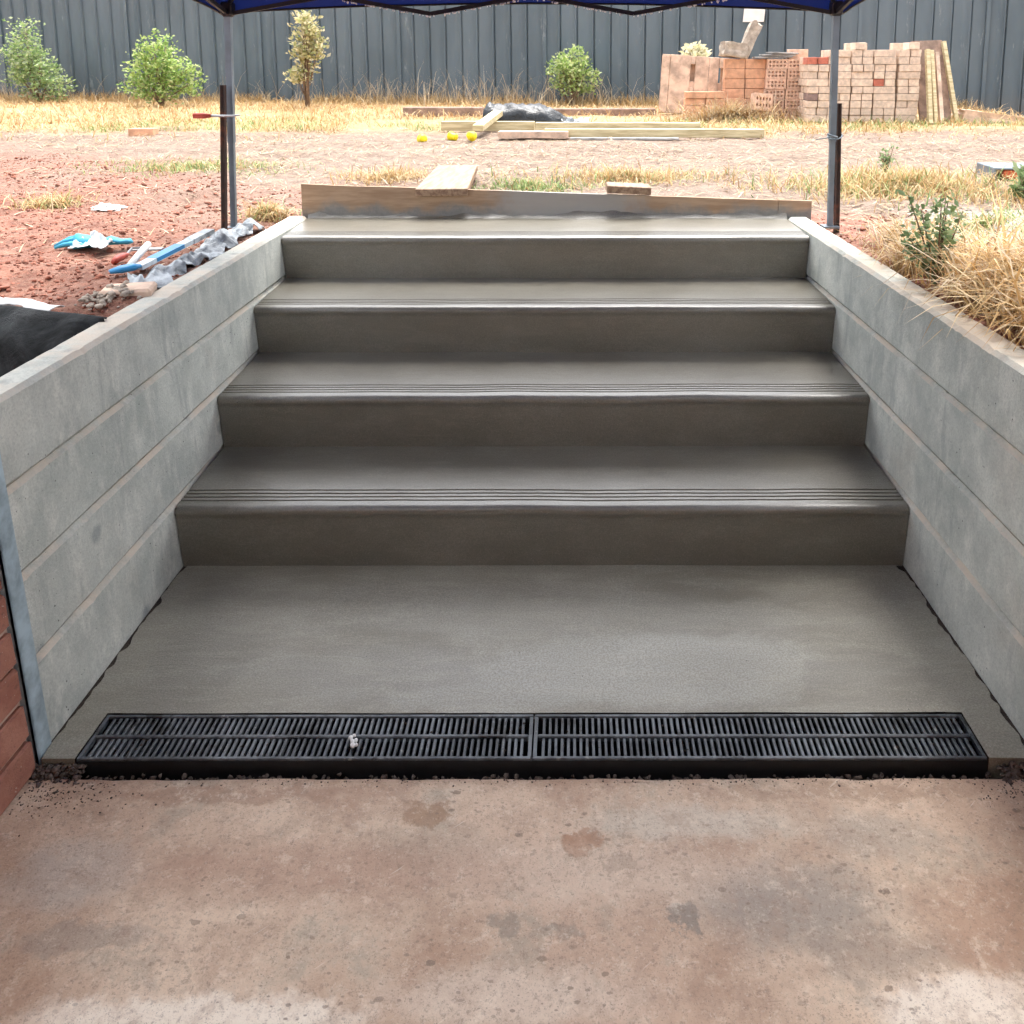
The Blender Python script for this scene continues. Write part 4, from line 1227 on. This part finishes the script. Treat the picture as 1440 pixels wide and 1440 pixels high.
# perforated bricks on edge
def holed_mesh():
    bm = bmesh.new()
    sx, sy, sz_ = .226, .074, .110
    nxh, nzh = 5, 2
    mx, mz = .012, .014
    cw, chh = (sx - 2 * mx) / nxh, (sz_ - 2 * mz) / nzh
    yf = -sy / 2
    def vv(x, y, z): return bm.verts.new((x, y, z))
    for i in range(nxh):
        for j in range(nzh):
            cx, cz = -sx / 2 + mx + cw * (i + .5), -sz_ / 2 + mz + chh * (j + .5)
            sq, hole, deep = [], [], []
            for k in range(8):
                a = math.pi / 4 * k + math.pi / 8 * 0
                u, w = math.cos(a), math.sin(a); s = max(abs(u), abs(w))
                sq.append(vv(cx + u / s * cw / 2, yf, cz + w / s * chh / 2))
                hole.append(vv(cx + u * .0125, yf, cz + w * .0125)); deep.append(vv(cx + u * .0125, yf + .03, cz + w * .0125))
            for k in range(8):
                l = (k + 1) % 8
                bm.faces.new((sq[k], sq[l], hole[l], hole[k])); bm.faces.new((hole[k], hole[l], deep[l], deep[k]))
            bm.faces.new(deep)
    for (x0, x1, z0, z1) in ((-sx / 2, sx / 2, -sz_ / 2, -sz_ / 2 + mz), (-sx / 2, sx / 2, sz_ / 2 - mz, sz_ / 2), (-sx / 2, -sx / 2 + mx, -sz_ / 2 + mz, sz_ / 2 - mz), (sx / 2 - mx, sx / 2, -sz_ / 2 + mz, sz_ / 2 - mz)):
        bm.faces.new([vv(x0, yf, z0), vv(x1, yf, z0), vv(x1, yf, z1), vv(x0, yf, z1)])
    r = bmesh.ops.create_cube(bm, size=1.0)
    for v in r["verts"]: v.co = Vector((v.co.x * sx, v.co.y * sy, v.co.z * sz_))
    ff = [f for f in {f for v in r["verts"] for f in v.link_faces} if all(abs(v.co.y + sy / 2) < 1e-5 for v in f.verts)]
    bmesh.ops.delete(bm, geom=ff, context='FACES')
    bmesh.ops.remove_doubles(bm, verts=bm.verts[:], dist=1e-5)
    bmesh.ops.recalc_face_normals(bm, faces=bm.faces[:])
    me = bpy.data.meshes.new("holed_brick"); bm.to_mesh(me); bm.free(); me.materials.append(M["holed_brick"]); return me
hm = holed_mesh()
hs = thing("brick_stack", "stack of holed bricks turned on edge, showing rows of round holes", "brick stack", (2.40, 9.82, gz(2.4, 9.8, False)), R(-4))
for cx in (-.118, .118):
    for c in range(6):
        o = link("brick", hm, None, hs); o.location = (cx + random.uniform(-.004, .004) + .006 * c, -.05 + random.uniform(-.006, .006), .057 + c * .1125); o.rotation_euler[2] = random.uniform(-.02, .02)
        o = link("brick", hm, None, hs); o.location = (cx + .006 * c, .03, .057 + c * .1125)
ob = brick_mesh("brick", .228, .074, .110, .004, .0015); ob.materials.append(M["orange_brick"])
os_ = thing("brick_stack", "stack of plain orange bricks on edge between pallet and holed bricks", "brick stack", (1.97, 9.92, gz(1.97, 9.92, False)), R(-2))
for cx in (-.118, .118):
    for c in range(6):
        for dy in (-.045, .035):
            o = link("brick", ob, None, os_); o.location = (cx + random.uniform(-.003, .003), dy + random.uniform(-.004, .004), .057 + c * .1122); o.rotation_euler[2] = random.uniform(-.015, .015)
# loose bricks in the grass before the pallet
me_o = recolour(me_s[0], "orange_brick")
lb = thing("brick_stack", "low pile of weathered orange bricks before the leaning pallet", "brick stack", (1.62, 9.78, gz(1.62, 9.8, False)), R(4))
for c in range(4):
    for k, cx in enumerate((-.24, .0, .24)):
        if c == 3 and k == 2: continue
        o = link("brick", me_o, None, lb); o.location = (cx + random.uniform(-.01, .01), random.uniform(-.015, .015), .038 + c * .078); o.rotation_euler[2] = random.uniform(-.05, .05)
o = link("loose_brick", hm, None); o.location = (2.10, 9.55, gz(2.1, 9.55, False) + .2); o.rotation_euler = (R(-8), R(6), R(14)); o.scale = (.95, 1.4, 1.75)
tag(o, "single holed brick propped up in front of the orange stack", "brick")
o = link("loose_brick", recolour(me_s[1], "holed_brick"), None); o.location = (2.545, 9.8, gz(2.5, 9.8, False) + .725); o.scale = (.95, 1, 1.5); tag(o, "pinkish brick sitting on top of the holed brick stack", "brick")
# rubble lumps on top
def rock(name, loc, size, rot, label, cat, material="rubble", seed=0.0, sub=3):
    bm = bmesh.new(); bmesh.ops.create_cube(bm, size=1.0); bmesh.ops.subdivide_edges(bm, edges=bm.edges[:], cuts=5, use_grid_fill=True)
    for v in bm.verts:
        q = v.co.copy(); nn = noise.noise(q * 2.2 + Vector((seed, 0, 0))) * .22 + noise.noise(q * 6 + Vector((seed, 3, 0))) * .09
        v.co = Vector((q.x * size[0], q.y * size[1], q.z * size[2])) * (1 + nn)
    o = from_bm(name, bm, material); o.location = loc; o.rotation_euler = rot
    return tag(o, label, cat)
zt = gz(2, 9.9, False) + .68
rock("broken_slab", (2.01, 9.9, zt + .20), (.13, .1, .42), (0, R(24), 0), "tall broken brickwork shard leaning up on the orange stack", "rubble", seed=3)
rock("rubble_lump", (1.83, 9.88, zt + .095), (.26, .2, .16), (0, R(6), R(10)), "squat broken concrete lump on the orange stack", "rubble", seed=7)
for k in range(3):
    plank("flat_offcut", (2.27 + .05 * k, 9.84 - .02 * k, gz(2.3, 9.8, False) + .695 + .022 * k), (.42 - .06 * k, .24, .018), (0, R(-1 + 1.5 * k), R(6 * k - 4)), "grey_timber",
          ["lowest flat grey offcut on the holed brick stack", "middle flat grey offcut on the holed brick stack", "topmost flat grey offcut on the holed brick stack"][k], "offcut")
# leaning pallet
pl = thing("timber_pallet", "weathered timber pallet stood on edge against the brick stacks", "pallet", (1.46, 10.4, gz(1.46, 10.4, False)), R(-2))
pl.rotation_euler = (R(-7), R(4), R(-2))
def pl_part(name, x0, x1, y0, y1, z0, z1):
    bm = bmesh.new(); box(bm, ((x0 + x1) / 2, (y0 + y1) / 2, (z0 + z1) / 2), (x1 - x0, y1 - y0, z1 - z0), bevel=.003)
    for v in bm.verts: v.co += Vector((random.uniform(-1, 1), random.uniform(-1, 1), random.uniform(-1, 1))) * .003
    o = from_bm(name, bm, "weathered_timber", pl)
for (x0, x1) in ((-.42, -.33), (-.325, -.08), (-.02, .14), (.145, .26), (.315, .46)):
    pl_part("board", x0, x1, -.06, -.038, 0, .70)
for z0, z1 in ((0, .05), (.32, .40), (.62, .70)):
    pl_part("bearer", -.415, .455, -.037, .05, z0, z1)
for (x0, x1) in ((-.42, -.3), (-.1, .1), (.3, .46)):
    pl_part("board", x0, x1, .052, .07, 0, .70)
pl_part("board", -.075, -.025, -.06, -.0385, .0, .32); pl_part("board", .265, .31, -.06, -.0385, 0, .32)
pl_part("board", -.075, -.025, -.06, -.0385, .6, .70); pl_part("board", .265, .31, -.06, -.0385, .58, .70)
# planks leaning on the stack
G_L = "timbers leaning against the brick stack"
def leaner(a, b, w, h, label, material="pale_timber"):
    bm = bmesh.new(); a, b = Vector(a), Vector(b)
    bar(bm, Vector((0, 0, 0)), b - a, w, h, up=(0, -1, 0))
    o = from_bm("timber_post", bm, material); o.location = a
    tag(o, label, "timber", G_L)
zg = gz(3.9, 9.2, False)
leaner((3.95, 9.30, zg), (3.92, 9.62, 1.765), .34, .03, "widest board leaning upright at the right end of the brick stack", "old_sleeper")  # dark timber colour stands in for the shade on this board's face
leaner((4.15, 9.24, zg), (4.085, 9.55, 1.755), .04, .05, "pale edge post leaning beside the widest board")
leaner((3.785, 9.05, zg), (3.835, 9.36, 1.665), .042, .05, "front left pale post leaning on the brick stack")
leaner((3.855, 9.08, zg), (3.89, 9.39, 1.655), .036, .05, "second pale post from the left leaning on the brick stack")
leaner((3.935, 9.12, zg), (3.96, 9.42, 1.635), .04, .05, "third pale post, in front of the widest leaning board", "weathered_timber")
plank("concrete_kerb", (5.05, 10.6, .90), (1.1, .12, .05), (0, R(6), R(-18)), "rubble", "pale concrete strip at the foot of the fence on the right", "kerb")
rock("soil_heap", (4.55, 9.35, .90), (.7, .35, .16), (0, R(8), 0), "brown soil heap at the fence right of the leaning planks", "soil heap", "weathered_timber", seed=12)
# tray at the right edge
tr = thing("seedling_tray", "grey and orange tray lying in dry grass at the right edge", "tray", (2.86, 5.32, gz(2.86, 5.32, False)), R(-6))
bm = bmesh.new(); box(bm, (0, 0, .065), (.52, .3, .012), bevel=.003); box(bm, (-.255, 0, .035), (.012, .3, .06)); from_bm("lid", bm, "steel_grey", tr)
bm = bmesh.new(); box(bm, (.02, -.02, .03), (.44, .24, .05), bevel=.006); from_bm("base", bm, "orange_plastic", tr)

# ------------------------------------------------------------------ things on the red soil at the left
def crumple(name, path, width, amp, material, label, cat, rows=60, cols=16, seed=0.0, lift=.0, ridge=.05, parent_loc=(0, 0, 0)):
    """crumpled film laid along a path of (x,y,z)"""
    P_ = [Vector(p) for p in path]
    V_, Q_ = [], []
    for i in range(rows + 1):
        f = i / rows * (len(P_) - 1); k = min(int(f), len(P_) - 2); p = P_[k].lerp(P_[k + 1], f - k)
        d = (P_[k + 1] - P_[k]); d.z = 0; d.normalize(); s = Vector((d.y, -d.x, 0))
        w = width * (.7 + .5 * abs(nz(i / rows * 4, 0, 2, seed)))
        for j in range(cols + 1):
            g = j / cols - .5
            q = p + s * (g * w)
            z_ = amp * (abs(fbm(q.x, q.y, 9, seed, 4)) + .7 * abs(nz(q.x, q.y, 25, seed + 4))) + ridge * (1 - (2 * g) ** 2)
            V_.append((q.x + .02 * nz(q.x, q.y, 18, seed + 1), q.y + .02 * nz(q.x, q.y, 18, seed + 2), p.z + lift + z_))
    for i in range(rows):
        for j in range(cols): a = i * (cols + 1) + j; Q_.append((a, a + 1, a + cols + 2, a + cols + 1))
    o = link(name, np_mesh(name, V_, quad=Q_), material, None, True)
    md = o.modifiers.new("thickness", 'SOLIDIFY'); md.thickness = .002
    return tag(o, label, cat)
crumple("plastic_sheet", [(-1.385, 2.66, .775), (-1.40, 2.95, .775), (-1.40, 3.25, .78), (-1.43, 3.55, .78), (-1.42, 3.74, .775)], .14, .05, "grey_film", "crumpled silver-grey plastic sheet bunched behind the left wall", "plastic sheet", seed=3, ridge=.02)
# black liner over the far side of the pit
V_, Q_ = [], []
rows, cols = 36, 70
for j in range(cols + 1):
    x = -1.305 - 1.6 * j / cols
    ylip = 2.195 + (-1.3 - x) * .3 + .015 * nz(x, 0, 6, 2)
    for i in range(rows + 1):
        f = i / rows
        y = ylip + .15 - .19 * f - 1.6 * max(0, f - .72); z = max(.10, .802 - .004 * (f < .05) - .95 * max(0, f - .10))
        wv = .045 * fbm(x, f, 6, 3, 3) + .025 * abs(nz(x, f, 16, 5))
        V_.append((x, y - wv * (f > .1) - .03 - .07 * sstep(.08, .2, f), z + .006 + .004 * nz(x, f, 9, 8)))
for j in range(cols):
    for i in range(rows): a = j * (rows + 1) + i; Q_.append((a, a + 1, a + rows + 2, a + rows + 1))
o = link("black_liner", np_mesh("black_liner", V_, quad=Q_), "liner_film", None, True); o.modifiers.new("thickness", 'SOLIDIFY').thickness = .003
tag(o, "black plastic liner hanging down the far side of the pit at the left", "plastic sheet")
crumple("white_strip", [(-2.2, 2.50, .80), (-1.9, 2.475, .803), (-1.72, 2.47, .806), (-1.6, 2.44, .806), (-1.5, 2.40, .800)], .055, .008, "white_paper", "white plastic strip lying along the lip of the pit", "plastic strip", seed=9, ridge=.012, cols=6)
# blue gloves wrapped in a white rag
gl = thing("rubber_glove", "blue rubber glove lying on the red soil with fingers pointing left", "glove", (-1.93, 3.33, gz(-1.93, 3.33) + .004), R(4))
bm = bmesh.new()
for k, (dy, ln, dz) in enumerate(((.062, .07, .014), (.022, .1, .03), (-.022, .098, .026), (-.062, .075, .012))):
    tube(bm, [(-.02, dy * .8, .018), (-.05, dy, .018 + dz), (-.05 - ln * .5, dy * 1.1, .014 + dz * .8), (-.05 - ln, dy * 1.15, .012)], [.013, .0125, .0115, .007], 10)
tube(bm, [(.03, -.03, .016), (.0, -.06, .018), (-.04, -.072, .012)], [.014, .0125, .008], 10)
tube(bm, [(-.045, 0, .02), (-.02, 0, .024), (.03, 0, .022), (.07, .01, .016), (.11, .0, .03), (.15, .02, .012), (.19, .012, .016), (.21, .012, .006)], [.05, .055, .046, .03, .036, .022, .026, .006], 14)
for v in bm.verts:
    if v.co.x > -.04 and abs(v.co.y) < .06: v.co.z = .006 + (v.co.z + .01) * .62
from_bm("glove_body", bm, "blue_glove", gl, True); gl.scale = (.8, .8, .8)
def rag(name, loc, r, h, material, label, cat, seed, n_=34, sx=1.0):
    V_, Q_ = [], []
    for j in range(n_ + 1):
        for i in range(n_ + 1):
            u, v = i / n_ * 2 - 1, j / n_ * 2 - 1
            x, y = u * r * sx * (1 + .25 * nz(u, v, 1.5, seed)), v * r * (1 + .25 * nz(v, u, 1.5, seed + 3))
            fall = max(0, 1 - (u * u + v * v) * .6)
            V_.append((x + .02 * nz(u, v, 3, seed + 1), y + .02 * nz(u, v, 3, seed + 2), .004 + h * (abs(fbm(u, v, 2.2, seed, 4)) * 1.4 + .25) * fall))
    for j in range(n_):
        for i in range(n_): a = j * (n_ + 1) + i; Q_.append((a, a + 1, a + n_ + 2, a + n_ + 1))
    o = link(name, np_mesh(name, V_, quad=Q_), material, None, True); o.location = loc
    o.modifiers.new("thickness", 'SOLIDIFY').thickness = .002
    return tag(o, label, cat)
rag("rag", (-1.90, 3.315, gz(-1.9, 3.33) + .02), .062, .03, "white_cloth", "crumpled white rag thrown over the blue glove", "rag", 4, sx=1.15)
rag("paper_scrap", (-2.39, 4.33, gz(-2.39, 4.33)), .06, .03, "white_paper", "crumpled white scrap on the red soil beyond the gloves", "scrap", 14, 16, 1.4)
# tools
def soil(x, y): return gz(x, y)
sp = thing("scraper", "white-handled tool with a blue blade end lying on the red soil", "tool", (-1.505, 2.80, soil(-1.5, 2.8) + .02))
bm = bmesh.new(); tube(bm, [(0, .02, 0), (-.05, .2, .008), (-.086, .33, .012)], [.011, .0125, .0125], 10); from_bm("handle", bm, "white_paper", sp, True)
bm = bmesh.new(); tube(bm, [(-.035, -.035, -.006), (-.008, -.012, 0), (.02, .012, .004), (.036, .03, .004)], [.012, .022, .021, .01], 12)
for v in bm.verts: v.co.z *= .6
from_bm("blade", bm, "blue_plastic", sp, True)
ft = thing("float_handle", "long pale blue float handle lying between the soil and plastic sheet", "tool", (-1.48, 2.83, soil(-1.48, 2.85) + .022))
bm = bmesh.new(); bar(bm, (0, 0, 0), (.045, .30, .028), .036, .016); from_bm("shaft", bm, "white_cloth", ft)
bm = bmesh.new(); bar(bm, (.045, .30, .0285), (.062, .44, .040), .042, .018); from_bm("grip", bm, "grey_film", ft)
bm = bmesh.new(); bar(bm, (.012, .08, .0095), (.036, .24, .0245), .04, .014); from_bm("sleeve", bm, "blue_plastic", ft)
tv = thing("trowel", "small trowel with a red wooden handle on the red soil", "trowel", (-1.64, 2.98, soil(-1.64, 2.98) + .012))
bm = bmesh.new(); tube(bm, [(0, 0, 0.004), (-.008, .04, .008), (-.012, .09, .006), (-.014, .115, .005)], [.011, .014, .0125, .008], 10); from_bm("handle", bm, "red_plastic", tv, True)
bm = bmesh.new(); tube(bm, [(-.014, .11, .005), (-.012, .15, .022), (.02, .17, .02)], .0045, 6); bar(bm, (-.02, .17, .012), (.085, .185, .012), .035, .005); from_bm("blade", bm, "tool_steel", tv)
bm = bmesh.new(); box(bm, (0, 0, .02), (.15, .11, .05), bevel=.008)
o = from_bm("timber_peg", bm, "weathered_timber"); o.location = (-1.395, 2.60, .775); o.rotation_euler = (0, 0, R(15)); tag(o, "light brown timber block tucked behind the left wall", "timber block")
